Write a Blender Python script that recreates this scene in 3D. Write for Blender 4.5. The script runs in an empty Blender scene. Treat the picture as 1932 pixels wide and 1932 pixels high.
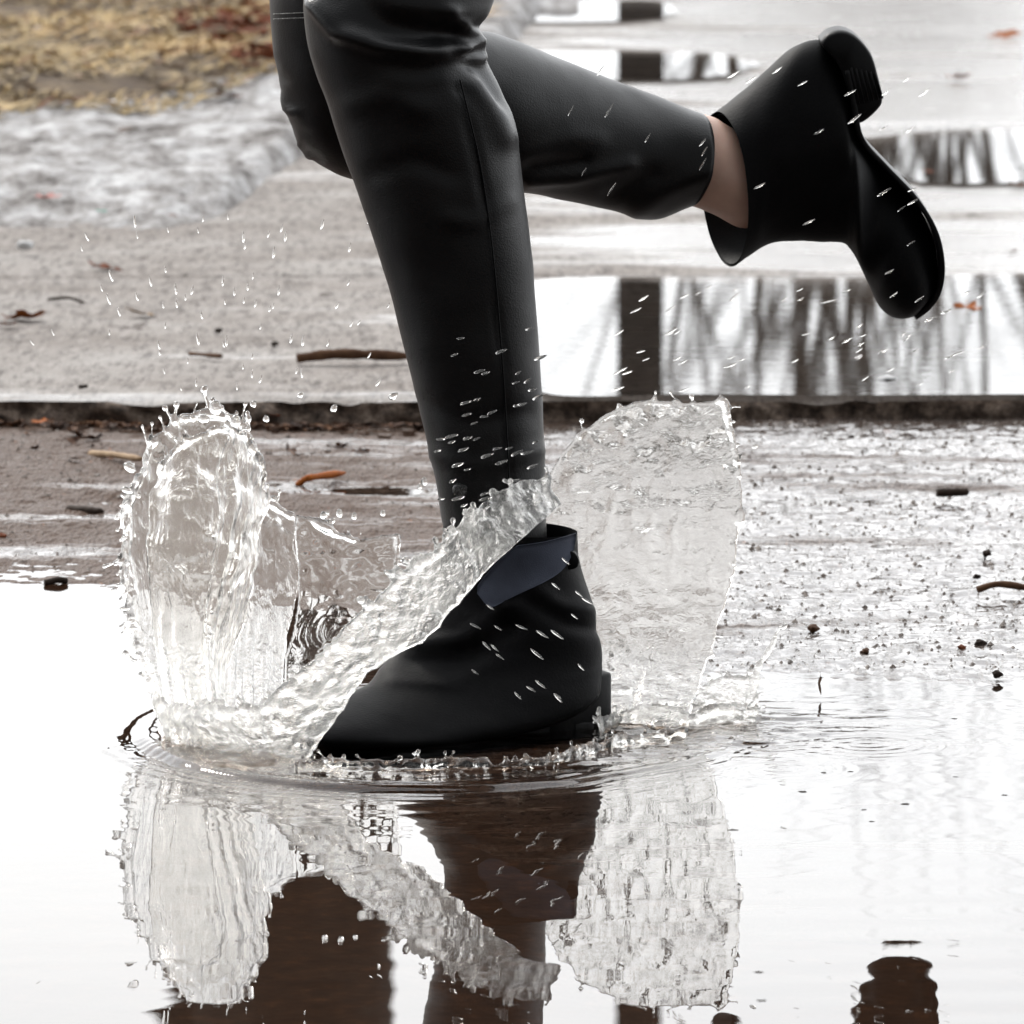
import bpy, bmesh, math, random
import numpy as np
from mathutils import Vector, Matrix
R = math.radians
random.seed(7)
C = bpy.context.scene
# ------------------------------------------------------------------ camera
H, PITCH, HALF = 1.0, R(7.85), math.tan(R(4.0))
cd = bpy.data.cameras.new('camera'); cam = bpy.data.objects.new('camera', cd)
C.collection.objects.link(cam); C.camera = cam
cam.location = (0, 0, H); cam.rotation_euler = (R(90) - PITCH, 0, 0)
cd.sensor_width = 36; cd.lens = 18 / HALF; cd.clip_start = 0.05; cd.clip_end = 3000
cd.dof.use_dof = True; cd.dof.focus_distance = 6.02; cd.dof.aperture_fstop = 22
# ------------------------------------------------------------------ world, sun, exposure
SUN_EL, SUN_AZ = R(38), R(-35)
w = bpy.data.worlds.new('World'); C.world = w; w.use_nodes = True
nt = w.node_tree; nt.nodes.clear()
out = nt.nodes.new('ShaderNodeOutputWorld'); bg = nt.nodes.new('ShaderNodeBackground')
sky = nt.nodes.new('ShaderNodeTexSky'); sky.sky_type = 'NISHITA'; sky.sun_disc = False
sky.sun_elevation = SUN_EL; sky.sun_rotation = SUN_AZ; sky.air_density = 1.0; sky.dust_density = 3.0
tc = nt.nodes.new('ShaderNodeTexCoord'); nz = nt.nodes.new('ShaderNodeTexNoise')
mp = nt.nodes.new('ShaderNodeMapping'); mp.inputs['Scale'].default_value = (1, 1, 3.5)
nz.inputs['Scale'].default_value = 2.2; nz.inputs['Detail'].default_value = 6
cr = nt.nodes.new('ShaderNodeValToRGB')
cr.color_ramp.elements[0].position = .3; cr.color_ramp.elements[0].color = (8.2, 8.5, 8.9, 1)
cr.color_ramp.elements[1].position = .7; cr.color_ramp.elements[1].color = (10.2, 10.2, 10.1, 1)
mx = nt.nodes.new('ShaderNodeMix'); mx.data_type = 'RGBA'; mx.inputs[0].default_value = .93
L = nt.links.new
L(tc.outputs['Generated'], mp.inputs[0]); L(mp.outputs[0], nz.inputs['Vector']); L(nz.outputs[0], cr.inputs[0])
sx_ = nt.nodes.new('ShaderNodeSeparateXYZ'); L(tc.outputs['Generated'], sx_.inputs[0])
mr = nt.nodes.new('ShaderNodeMapRange'); mr.interpolation_type = 'SMOOTHSTEP'; L(sx_.outputs[1], mr.inputs[0])  # dimming added to the sky behind the camera to darken front faces
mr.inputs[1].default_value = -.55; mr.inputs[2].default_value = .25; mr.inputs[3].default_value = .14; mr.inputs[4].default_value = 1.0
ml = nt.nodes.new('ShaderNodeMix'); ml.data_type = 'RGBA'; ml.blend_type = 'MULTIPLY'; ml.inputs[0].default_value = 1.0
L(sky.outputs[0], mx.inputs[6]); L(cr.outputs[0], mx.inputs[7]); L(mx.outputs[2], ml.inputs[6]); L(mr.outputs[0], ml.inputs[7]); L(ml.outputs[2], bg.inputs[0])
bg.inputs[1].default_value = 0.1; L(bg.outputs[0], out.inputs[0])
sd = bpy.data.lights.new('sun', 'SUN'); sd.energy = 0.7; sd.angle = R(14); sd.color = (1, .96, .9)
so = bpy.data.objects.new('sun', sd); C.collection.objects.link(so)
sdir = Vector((math.sin(SUN_AZ) * math.cos(SUN_EL), math.cos(SUN_AZ) * math.cos(SUN_EL), math.sin(SUN_EL)))
so.rotation_euler = sdir.to_track_quat('Z', 'Y').to_euler()
so.location = (0, 0, 8)
C.view_settings.view_transform = 'Standard'; C.view_settings.look = 'None'
C.view_settings.gamma = 1; C.view_settings.use_curve_mapping = False
C.view_settings.exposure = 1.62
cy = C.cycles; cy.max_bounces = 14; cy.transmission_bounces = 12; cy.glossy_bounces = 6
cy.transparent_max_bounces = 16; cy.use_denoising = True; cy.blur_glossy = .2; cy.sample_clamp_indirect = 12

# ------------------------------------------------------------------ helpers
fw = np.array([0, math.cos(PITCH), -math.sin(PITCH)]); upv = np.array([0, math.sin(PITCH), math.cos(PITCH)])
def ray(u, v):
    return fw + np.array([1.0, 0, 0]) * (u - 966) / 966 * HALF + upv * (966 - v) / 966 * HALF
def P3(u, v, y):
    d = ray(u, v); return np.array([0, 0, H]) + d * (y / d[1])
def G(u, v, z=0.0):
    d = ray(u, v); return np.array([0, 0, H]) + d * ((z - H) / d[2])
def project(p):
    q = p - np.array([0, 0, H]); f = q @ fw
    return 966 + q[..., 0] / f / HALF * 966, 966 - (q @ upv) / f / HALF * 966

def _hash(i, j, k, seed):
    n = (i * 374761393 + j * 668265263 + k * 2147483647 + seed * 974711) & 0xFFFFFFFF
    n = ((n ^ (n >> 13)) * 1274126177) & 0xFFFFFFFF
    n = ((n ^ (n >> 16)) * 2246822519) & 0xFFFFFFFF
    return ((n ^ (n >> 15)) & 0xFFFF) / 32767.5 - 1
def noise(p, scale=1.0, seed=0):
    p = np.asarray(p, float) * scale + 1000.37
    i = np.floor(p).astype(np.int64); f = p - i; f = f * f * f * (f * (f * 6 - 15) + 10)
    r = 0
    for a in (0, 1):
        for b in (0, 1):
            for c in (0, 1):
                wgt = (f[..., 0] if a else 1 - f[..., 0]) * (f[..., 1] if b else 1 - f[..., 1]) * (f[..., 2] if c else 1 - f[..., 2])
                r = r + wgt * _hash(i[..., 0] + a, i[..., 1] + b, i[..., 2] + c, seed)
    return r
def fbm(p, scale=1.0, seed=0, octv=3, scl=(1, 1, 1)):
    p = np.asarray(p, float) * np.array(scl); t = 0; a = 1
    for o in range(octv):
        t = t + a * noise(p, scale * 2 ** o, seed + o * 17); a *= .5
    return t
def sm(a, b, x):
    t = np.clip((x - a) / (b - a), 0, 1); return t * t * (3 - 2 * t)

def mesh_obj(name, verts, faces, mat=None, parent=None, smooth=True):
    me = bpy.data.meshes.new(name); me.from_pydata([tuple(map(float, v)) for v in verts], [], faces); me.update()
    if smooth: me.polygons.foreach_set('use_smooth', [True] * len(me.polygons))
    o = bpy.data.objects.new(name, me); C.collection.objects.link(o)
    if mat: me.materials.append(mat)
    if parent: attach(o, parent)
    return o
def attach(o, parent):
    o.parent = parent; o.matrix_parent_inverse = Matrix.Translation(-Vector(parent.location))
def tag(o, label=None, cat=None, group=None, kind=None):
    for k, v in (('label', label), ('category', cat), ('group', group), ('kind', kind)):
        if v: o[k] = v
    return o
def empty(name, loc):
    o = bpy.data.objects.new(name, None); C.collection.objects.link(o); o.location = tuple(loc); return o
def grid_mesh(name, xs, ys, zf, mat, keep=None):
    X, Y = np.meshgrid(xs, ys); Z = zf(X, Y); nx, ny = len(xs), len(ys)
    V = np.stack([X, Y, Z], -1).reshape(-1, 3).astype(np.float32)
    I = np.arange(nx * ny).reshape(ny, nx)
    Q = np.stack([I[:-1, :-1], I[:-1, 1:], I[1:, 1:], I[1:, :-1]], -1).reshape(-1, 4)
    if keep is not None:
        cxy = V[Q].mean(1); Q = Q[keep(cxy[:, 0], cxy[:, 1])]
    me = bpy.data.meshes.new(name); me.vertices.add(len(V)); me.vertices.foreach_set('co', V.ravel())
    me.loops.add(Q.size); me.loops.foreach_set('vertex_index', Q.ravel().astype(np.int32))
    me.polygons.add(len(Q)); me.polygons.foreach_set('loop_start', np.arange(0, Q.size, 4, dtype=np.int32))
    me.polygons.foreach_set('use_smooth', np.ones(len(Q), bool))
    me.update(calc_edges=True); me.validate()
    o = bpy.data.objects.new(name, me); C.collection.objects.link(o); me.materials.append(mat); return o
def axis(lo, hi, step, far_lo, far_hi, g=1.35):
    a = list(np.arange(lo, hi + step / 2, step)); s = step; x = lo; pre = []
    while x > far_lo: s *= g; x -= s; pre.append(x)
    s = step; x = a[-1]; post = []
    while x < far_hi: s *= g; x += s; post.append(x)
    return np.array(pre[::-1] + a + post)
def catmull(P, n):
    P = np.asarray(P, float); m = len(P); t = np.linspace(0, m - 1, n); i = np.clip(t.astype(int), 0, m - 2); f = (t - i)
    f = f.reshape((-1,) + (1,) * (P.ndim - 1))
    p0 = P[np.maximum(i - 1, 0)]; p1 = P[i]; p2 = P[i + 1]; p3 = P[np.minimum(i + 2, m - 1)]
    p0 = np.where((i == 0).reshape(f.shape), 2 * p1 - p2, p0); p3 = np.where((i == m - 2).reshape(f.shape), 2 * p2 - p1, p3)
    return .5 * (2 * p1 + (p2 - p0) * f + (2 * p0 - 5 * p1 + 4 * p2 - p3) * f ** 2 + (3 * p1 - p0 - 3 * p2 + p3) * f ** 3)

# ------------------------------------------------------------------ materials
YK_ = G(966, 750, .028)[1]
class NB:
    def __init__(s, name):
        s.m = bpy.data.materials.new(name); s.m.use_nodes = True; s.t = s.m.node_tree
        s.b = s.t.nodes['Principled BSDF']; s.o = s.t.nodes['Material Output']; s._c = None
    def n(s, typ, **k):
        x = s.t.nodes.new(typ)
        for a, v in k.items():
            if hasattr(x, a): setattr(x, a, v)
            else: x.inputs[a.replace('_', ' ')].default_value = v
        return x
    def l(s, a, b): s.t.links.new(a, b); return b
    def co(s, scale=(1, 1, 1)):
        if not s._c: s._c = s.n('ShaderNodeTexCoord')
        m = s.n('ShaderNodeMapping'); m.inputs['Scale'].default_value = scale; s.l(s._c.outputs['Object'], m.inputs[0]); return m.outputs[0]
    def noise(s, sc, det=4, scale=(1, 1, 1), rough=.55, dist=0):
        x = s.n('ShaderNodeTexNoise'); x.inputs['Scale'].default_value = sc; x.inputs['Detail'].default_value = det
        x.inputs['Roughness'].default_value = rough; x.inputs['Distortion'].default_value = dist
        s.l(s.co(scale), x.inputs['Vector']); return x.outputs[0]
    def vor(s, sc, scale=(1, 1, 1)):
        x = s.n('ShaderNodeTexVoronoi'); x.inputs['Scale'].default_value = sc; s.l(s.co(scale), x.inputs['Vector']); return x.outputs
    def ramp(s, f, stops):
        x = s.n('ShaderNodeValToRGB'); e = x.color_ramp.elements
        while len(e) < len(stops): e.new(.5)
        for k, (p, c) in enumerate(stops):
            e[k].position = p; e[k].color = (c, c, c, 1) if isinstance(c, (int, float)) else (*c, 1)
        s.l(f, x.inputs[0]); return x.outputs[0]
    def mix(s, f, a, b, mode='MIX'):
        x = s.n('ShaderNodeMix'); x.data_type = 'RGBA'; x.blend_type = mode
        for v, i in ((f, 0), (a, 6), (b, 7)):
            if isinstance(v, (int, float)): x.inputs[i].default_value = v if i == 0 else (v, v, v, 1)
            elif isinstance(v, tuple): x.inputs[i].default_value = (*v, 1)
            else: s.l(v, x.inputs[i])
        return x.outputs[2]
    def math(s, op, a, b=0.0):
        x = s.n('ShaderNodeMath'); x.operation = op
        for v, i in ((a, 0), (b, 1)):
            if isinstance(v, (int, float)): x.inputs[i].default_value = v
            else: s.l(v, x.inputs[i])
        return x.outputs[0]
    def bump(s, h, dist, strength=1.0, base=None):
        x = s.n('ShaderNodeBump'); x.inputs['Distance'].default_value = dist
        if isinstance(strength, float): x.inputs['Strength'].default_value = strength
        else: s.l(strength, x.inputs['Strength'])
        s.l(h, x.inputs['Height'])
        if base is not None: s.l(base, x.inputs['Normal'])
        return x.outputs[0]
    def set(s, **k):
        for a, v in k.items():
            i = s.b.inputs[a.replace('_', ' ')]
            if isinstance(v, (int, float)): i.default_value = v
            elif isinstance(v, tuple): i.default_value = (*v, 1)
            else: s.l(v, i)
        return s.m

def mat_leather():
    b = NB('leather'); n1 = b.noise(900, 3); v = b.vor(700)[0]; n2 = b.noise(14, 3)
    bm = b.bump(v, .0004, .35); bm = b.bump(n2, .004, .25, bm)
    return b.set(Base_Color=b.ramp(n2, [(.3, (.0012, .0012, .0016)), (.7, (.0022, .0022, .0028))]),
                 Roughness=b.ramp(n2, [(.3, .34), (.7, .44)]), Normal=bm, Specular_IOR_Level=.27)
def mat_suede(name, c, r=.75, sc=500, spec=.25):
    b = NB(name); n1 = b.noise(sc, 4); n2 = b.noise(25, 3)
    return b.set(Base_Color=b.ramp(n2, [(.3, tuple(x * .75 for x in c)), (.7, tuple(x * 1.2 for x in c))]), Roughness=r,
                 Normal=b.bump(n1, .0006, .5), Specular_IOR_Level=spec)
def mat_skin():
    b = NB('skin'); n = b.noise(40, 3)
    b.b.inputs['Subsurface Weight'].default_value = .15; b.b.inputs['Subsurface Scale'].default_value = .01
    return b.set(Base_Color=b.ramp(n, [(.3, (.50, .32, .25)), (.7, (.58, .38, .30))]), Roughness=.5, Normal=b.bump(b.noise(600, 2), .0003, .3))
def mat_water_surface():
    b = NB('puddle_water'); t = b.t; t.nodes.remove(b.b)
    fr = b.n('ShaderNodeFresnel'); fr.inputs[0].default_value = 1.33
    tr = b.n('ShaderNodeBsdfTransparent'); tr.inputs[0].default_value = (.80, .70, .62, 1)
    gl = b.n('ShaderNodeBsdfAnisotropic'); gl.inputs['Roughness'].default_value = .0; gl.inputs['Color'].default_value = (1, 1, 1, 1)
    ms = b.n('ShaderNodeMixShader'); b.l(fr.outputs[0], ms.inputs[0]); b.l(tr.outputs[0], ms.inputs[1]); b.l(gl.outputs[0], ms.inputs[2])
    b.l(ms.outputs[0], b.o.inputs[0]); return b.m
def mat_splash(name, rough, white, bumpd=.0015, sc=170, stretch=(1, 1, 1)):
    b = NB(name); n = b.noise(sc, 4, stretch, .6, .8); n2 = b.noise(sc * 2.6, 2, stretch)
    bm = b.bump(n, bumpd, 1.0); bm = b.bump(n2, bumpd * .35, .8, bm)
    b.set(Base_Color=(.985, .972, .945), Roughness=rough, IOR=1.33, Normal=bm); b.b.inputs['Transmission Weight'].default_value = 1
    t = b.n('ShaderNodeBsdfTranslucent'); t.inputs[0].default_value = (.9, .9, .88, 1)
    d = b.n('ShaderNodeBsdfDiffuse'); d.inputs[0].default_value = (.75, .75, .74, 1)
    m1 = b.n('ShaderNodeMixShader'); m1.inputs[0].default_value = .25; b.l(t.outputs[0], m1.inputs[1]); b.l(d.outputs[0], m1.inputs[2])
    m2 = b.n('ShaderNodeMixShader'); f = b.ramp(b.noise(38, 5, rough=.7), [(.34, 0.0), (.64, white)])
    b.l(f, m2.inputs[0]); b.l(b.b.outputs[0], m2.inputs[1]); b.l(m1.outputs[0], m2.inputs[2]); b.l(m2.outputs[0], b.o.inputs[0])
    return b.m
def mat_road():
    b = NB('wet_asphalt')
    pos = b.n('ShaderNodeSeparateXYZ'); b.l(b.co(), pos.inputs[0])
    xg = b.n('ShaderNodeMapRange'); b.l(pos.outputs[0], xg.inputs[0]); xg.inputs[1].default_value = -.3; xg.inputs[2].default_value = .2
    xg.inputs[3].default_value = -.09; xg.inputs[4].default_value = .11
    band = b.noise(2.4, 6, (.5, 2.8, 1), .68)             # long thin pools of water lying on the road
    wet = b.ramp(b.math('ADD', band, xg.outputs[0]), [(.47, 0.0), (.56, 1.0)])
    g = b.vor(210, (1, .34, 1))[0]; g2 = b.noise(190, 4, (1, .34, 1), .7)
    grain = b.math('ADD', b.math('MULTIPLY', g, .6), g2)
    c = b.ramp(b.noise(150, 5, (1, .36, 1), .75), [(.36, (.025, .019, .017)), (.47, (.095, .078, .07)), (.57, (.20, .175, .16)), (.70, (.42, .38, .35))])
    dirt = b.ramp(b.noise(5, 6, (.7, 1.2, 1), .7), [(.42, 0.0), (.60, 1.0)])
    lx = b.n('ShaderNodeMapRange'); b.l(pos.outputs[0], lx.inputs[0]); lx.inputs[1].default_value = -.05; lx.inputs[2].default_value = .12; lx.inputs[3].default_value = .95; lx.inputs[4].default_value = .25
    c = b.mix(b.math('MULTIPLY', dirt, .75), c, (.050, .028, .019))
    c = b.mix(b.math('MULTIPLY', lx.outputs[0], .35), c, (.10, .056, .034))
    c = b.mix(b.math('MULTIPLY', lx.outputs[0], b.ramp(b.noise(34, 5, (1, .35, 1), .7), [(.42, 1.0), (.66, .35)])), c, (.075, .039, .022))
    c = b.mix(b.ramp(b.noise(80, 2, (1, .3, 1)), [(.70, 0.0), (.74, 1.0)]), c, (.16, .07, .035))
    rough = b.ramp(wet, [(0, .50), (1, .06)])
    speck = b.ramp(b.noise(120, 4, (1, .30, 1), .75), [(.49, .03), (.62, 1.0)])
    st = b.mix(wet, .95, speck)
    bm = b.bump(grain, .009, st)
    c = b.mix(b.math('MULTIPLY', wet, .55), c, (.035, .03, .028))
    return b.set(Base_Color=c, Roughness=rough, Normal=bm, Specular_IOR_Level=b.ramp(wet, [(0, .10), (1, .6)]))
def mat_concrete():
    b = NB('concrete')
    pos = b.n('ShaderNodeSeparateXYZ'); b.l(b.co(), pos.inputs[0])
    xg = b.n('ShaderNodeMapRange'); b.l(pos.outputs[0], xg.inputs[0]); xg.inputs[1].default_value = -.25; xg.inputs[2].default_value = .35
    xg.inputs[3].default_value = -.12; xg.inputs[4].default_value = .13
    wet = b.ramp(b.math('ADD', b.noise(1.8, 6, (.7, 2.2, 1), .62), xg.outputs[0]), [(.47, 0.0), (.58, 1.0)])
    ey = b.n('ShaderNodeMapRange'); b.l(pos.outputs[1], ey.inputs[0]); ey.inputs[1].default_value = YK_ + .03; ey.inputs[2].default_value = YK_ + .14; ey.inputs[3].default_value = 1; ey.inputs[4].default_value = 0
    ex = b.n('ShaderNodeMapRange'); b.l(pos.outputs[0], ex.inputs[0]); ex.inputs[1].default_value = -.05; ex.inputs[2].default_value = .05
    wet = b.math('MAXIMUM', wet, b.math('MULTIPLY', ey.outputs[0], ex.outputs[0]))
    c = b.ramp(b.noise(5, 7, (.6, .9, 1), .68), [(.32, (.16, .138, .122)), (.5, (.235, .212, .194)), (.7, (.31, .292, .275))])
    c = b.mix(b.ramp(b.noise(95, 5, (1, .18, 1), .78), [(.36, .8), (.52, 0.0)]), c, (.06, .05, .045))
    c = b.mix(b.ramp(b.noise(80, 4, (1, .18, 1), .75), [(.54, .0), (.66, .55)]), c, (.34, .31, .29))
    c = b.mix(b.ramp(b.noise(26, 4, (1, .3, 1), .65), [(.645, 0.0), (.70, .85)]), c, (.06, .045, .038))
    c = b.mix(b.math('MULTIPLY', wet, .3), c, (.12, .115, .11))
    r = b.ramp(wet, [(0, .8), (1, .20)])
    bm = b.bump(b.noise(110, 4, (1, .2, 1), .75), .008, b.math('SUBTRACT', .9, b.math('MULTIPLY', wet, .65)))
    return b.set(Base_Color=c, Roughness=r, Normal=bm, Specular_IOR_Level=b.ramp(wet, [(0, .12), (1, .5)]))
def mat_simple(name, stops, sc=20, r=.8, bump=.002, bsc=120, scale=(1, 1, 1), spec=.3):
    b = NB(name); return b.set(Base_Color=b.ramp(b.noise(sc, 6, scale, .72), stops), Roughness=r, Normal=b.bump(b.noise(bsc, 4), bump, .7), Specular_IOR_Level=spec)
M = dict(
    leather=mat_leather(), boot=mat_suede('black_suede', (.0016, .0016, .002), .55, 500, .10), sole=mat_suede('black_rubber', (.0035, .0035, .004), .45, 200, .14),
    sheen=mat_suede('navy_sheen', (.050, .056, .076), .8, 900, .12), thread=mat_simple('grey_thread', [(.3, (.25, .25, .24)), (.7, (.38, .38, .36))], 300),
    skin=mat_skin(), water=mat_water_surface(),
    clear=mat_splash('clear_splash', .0, .02, .0014, 130, (1, 1, .25)), smooth=mat_splash('smooth_splash', .0, .02, .00015, 90), froth=mat_splash('churned_splash', .06, .28, .0030, 150, (.7, 1, 1)),
    mist=mat_splash('fast_splash', .09, .07, .0013, 75, (.55, 1, 1)),
    drop=mat_splash('droplet_water', .0, .12, .0, 100), road=mat_road(), concrete=mat_concrete(),
    mud=mat_simple('puddle_bed', [(.3, (.022, .012, .008)), (.55, (.045, .024, .014)), (.75, (.11, .055, .028))], 45, .9),
    kerb=mat_simple('kerb_edge', [(.36, (.022, .015, .011)), (.50, (.10, .072, .055)), (.66, (.24, .19, .15))], 60, .8, .006, 150),
    ice=mat_simple('dirty_ice', [(.36, (.055, .045, .04)), (.46, (.19, .178, .17)), (.56, (.32, .312, .31)), (.70, (.52, .52, .52))], 26, .6, .012, 90, (.8, .3, 1), .10),
    soil=mat_simple('soil', [(.3, (.06, .04, .028)), (.7, (.14, .10, .06))], 14, .9, .01, 60),
    bark=mat_simple('bark', [(.3, (.035, .026, .02)), (.7, (.10, .08, .065))], 9, .9, .02, 30, (1, 1, .2)),
    stem=mat_simple('shrub_bark', [(.3, (.09, .068, .052)), (.7, (.20, .16, .13))], 14, .9, .01, 60, (1, 1, .2)),
    pole=mat_simple('weathered_post', [(.3, (.04, .034, .03)), (.7, (.09, .078, .07))], 10, .85, .01, 40, (1, 1, .1)),
    icechunk=mat_simple('white_ice', [(.3, (.55, .56, .58)), (.7, (.75, .76, .78))], 30, .3),
    wall=mat_simple('pale_render', [(.3, (.55, .53, .47)), (.7, (.62, .60, .55))], 4, .8),
)
def mat_straw():
    b = NB('straw'); at = b.n('ShaderNodeAttribute'); at.attribute_name = 'tint'
    return b.set(Base_Color=b.ramp(at.outputs['Fac'], [(0, (.06, .04, .025)), (.3, (.17, .12, .06)), (.6, (.42, .31, .15)), (.85, (.55, .38, .16)), (1, (.16, .06, .03))]), Roughness=.7)
M['straw'] = mat_straw()
LEAFC = {'orange': ((.26, .07, .018), (.42, .13, .03)), 'rust': ((.12, .035, .018), (.22, .07, .03)), 'tan': ((.30, .20, .12), (.42, .30, .19)),
         'brown': ((.07, .035, .022), (.13, .07, .04)), 'dark': ((.02, .014, .011), (.05, .034, .026)), 'pink': ((.45, .20, .18), (.55, .30, .27)), 'green': ((.05, .28, .20), (.12, .35, .28)),
         'white': ((.6, .6, .6), (.75, .75, .75))}
LM = {k: mat_simple('leaf_' + k, [(.35, tuple(x * .75 for x in a)), (.65, tuple(x * .85 for x in b))], 60, .6, .001, 200, spec=.05) for k, (a, b) in LEAFC.items()}

# ------------------------------------------------------------------ the setting: ground, road, pavement, water
ZS = 0.028
YK = G(966, 750, ZS)[1]             # the pavement's front edge
J1 = G(966, 521, ZS)[1]
big = mesh_obj('ground', [(-1500, -60, -.07), (1500, -60, -.07), (1500, 2500, -.07), (-1500, 2500, -.07)], [(0, 1, 2, 3)], M['soil']); tag(big, kind='structure')
def shore(X):
    u = 966 + X / 6.6 / HALF * 966
    return np.interp(u, [-2000, 0, 240, 700, 1150, 1350, 1700, 1932, 5000], [6.82, 6.82, 6.78, 6.62, 6.42, 6.22, 6.14, 6.20, 6.2])
def road_z(X, Y):
    P = np.stack([X, Y, 0 * X], -1)
    d = Y - shore(X)
    z = np.clip(d * .016, -.017, .0022) + .0045 * sm(.05, -.35, X) * sm(.0, .35, d)
    z = z + .0030 * fbm(P, 3.0, 5, 3, (.6, 2.4, 1)) * sm(-.5, .1, d) + .0014 * fbm(P, 16, 9, 2, (.5, 1.6, 1)) * sm(-.25, .05, d)
    fine = (np.abs(X) < .9) & (Y > 5.9) & (Y < 8.2)
    g = np.where(fine, .0017 * fbm(P, 75, 31, 2), 0)
    z = z + g * sm(-.15, .02, d)
    # the gutter under the pavement's edge, and a dirt bank on its left half
    z = z - .008 * sm(.22, .02, YK - Y) * sm(.1, -.25, X)
    z = z + .003 * sm(.35, .1, YK - Y) * sm(-.1, .2, X)
    # the small pool behind the left sheet
    c = G(700, 925); z = z - .010 * np.exp(-((X - c[0]) / .075) ** 2 - ((Y - c[1]) / .06) ** 2)
    c = G(190, 950); z = z - .008 * np.exp(-((X - c[0]) / .05) ** 2 - ((Y - c[1]) / .05) ** 2)
    return z
rx = axis(-.62, .62, .0032, -7, 7, 1.25); ry = axis(5.9, YK - .012, .006, 2.5, YK - .013, 1.25)
ry = ry[ry < YK - .012]; ry = np.append(ry, YK + .02)
tag(grid_mesh('road', rx, ry, road_z, M['road']), kind='structure')

FC = G(850, 1392)                    # where the boot strikes the water
def water_z(X, Y):
    P = np.stack([X, Y, 0 * X], -1)
    r = np.hypot(X - FC[0] + .004, (Y - FC[1] - .015)); th = np.arctan2(Y - FC[1], X - FC[0])
    RR = .262 + .010 * np.sin(3 * th + 1) + .005 * fbm(np.stack([np.cos(th), np.sin(th), 0 * th], -1), 3, 61, 3) - .02 * sm(.2, 1, np.cos(th))
    frontm = (.30 + .70 * sm(.3, -.3, np.sin(th))) * (1 + .15 * fbm(P, 12, 63, 2)) * (1 - .75 * sm(.1, .8, np.cos(th)))
    z = .0040 * frontm * np.exp(-((r - RR + .010) / .0068) ** 2) - .0024 * frontm * np.exp(-((r - RR - .003) / .005) ** 2)
    z += .0014 * frontm * np.exp(-((r - RR - .018) / .0042) ** 2) + .0010 * frontm * np.exp(-((r - RR - .031) / .0042) ** 2) + .00035 * np.sin((r - RR) * 300) * np.exp(-np.maximum(r - RR, 0) / .03) * (r > RR)
    z += .0024 * frontm * np.exp(-((r - RR + .032) / .006) ** 2) + .0034 * np.exp(-((r - .175) / .008) ** 2) * frontm
    inside = sm(RR + .0, RR - .05, r)
    z += inside * (.0016 * fbm(P, 30, 3, 3, (.5, 1, 1)) + .0005 * fbm(P, 90, 4, 2, (.6, 1.2, 1)))
    c = G(1290, 1375); k = np.exp(-((X - c[0]) / .10) ** 2 - ((Y - c[1]) / .10) ** 2)
    z += k * (.0035 * fbm(P, 42, 6, 3, (.55, 1.1, 1)))
    near = np.exp(-np.maximum(r - .2, 0) / .45)
    z += (8.0e-5 * near + 1.3e-5) * fbm(P, 21, 21, 3, (.55, 1.1, 1)) + 1.2e-5 * fbm(P, 9, 23, 2, (.3, 1.2, 1))
    z += (1.4e-5 + 8.5e-5 * sm(.12, .30, X)) * np.sin(Y * 82 + 3.0 * fbm(P, 2.2, 5, 2, (1, .6, 1))) * sm(5.7, 5.2, Y) * (.6 + .5 * noise(P, 3, 8)) + 2.4e-4 * np.sin((r - RR) * 170) * np.exp(-(np.maximum(r - RR, 0) / .075)) * (r > RR) * sm(.4, -.4, np.cos(th))
    for (u, v, a, rad) in ((1430, 1395, .0004, .055), (1640, 1405, .0002, .05), (1470, 1450, .00012, .05), (300, 1420, .0004, .04)):
        c = G(u, v); q = np.hypot(X - c[0], Y - c[1]); z += a * np.sin(q * 420) * np.exp(-(q / rad) ** 2)
    return z
wx = axis(-.50, .50, .0032, -7, 7, 1.25); wy = axis(4.65, 6.75, .0035, 2.6, YK - .02, 1.1)
wy = wy[wy < YK - .013]
tag(grid_mesh('puddle', wx, wy, water_z, M['water']), kind='structure')
bed = mesh_obj('puddle_bed', [(-7, 2.4, -.0165), (7, 2.4, -.0165), (7, 6.16, -.0165), (-7, 6.16, -.0165)], [(0, 1, 2, 3)], M['mud']); tag(bed, kind='structure')

def pave_z(X, Y):
    P = np.stack([X, Y, 0 * X], -1)
    z = ZS + .0015 * fbm(P, 2.2, 41, 3) + .0006 * fbm(P, 25, 42, 2)
    z -= .006 * np.exp(-((Y - J1 - .01 * noise(P, 2, 3)) / .009) ** 2)
    for vv in (236, 152, 64):
        z -= .012 * np.exp(-((Y - G(966, vv, ZS)[1]) / .03) ** 2) * sm(-.05, .1, X)
    z += edge_z(X) * np.clip(1 - (Y - YK) / .035, 0, 1) ** 1.5
    crack = np.abs(Y - (J1 - .22 - .25 * (X + .2) + .04 * fbm(P, 5, 15, 3)))
    z -= .003 * np.exp(-(crack / .006) ** 2) * sm(-.28, -.36, X)
    return z
px_ = axis(-1.2, 1.2, .012, -9, 9, 1.3); py_ = axis(YK, 11, .012, YK + 1, 30, 1.05); py_ = py_[py_ >= YK]
def edge_y(X):
    q = np.stack([X, 0 * X, 0 * X], -1); return .012 * fbm(q, 7, 8, 4) - .016 * np.maximum(0, fbm(q, 10, 44, 2) - .45)
def edge_z(X):
    q = np.stack([X, 0 * X, 0 * X], -1); return -.010 * np.maximum(0, fbm(q, 13, 45, 3) - .15) - .0045
pv = grid_mesh('pavement', px_, py_, pave_z, M['concrete']); tag(pv, kind='structure')
_c = np.empty(len(pv.data.vertices) * 3, np.float32); pv.data.vertices.foreach_get('co', _c); _c = _c.reshape(-1, 3)
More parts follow.
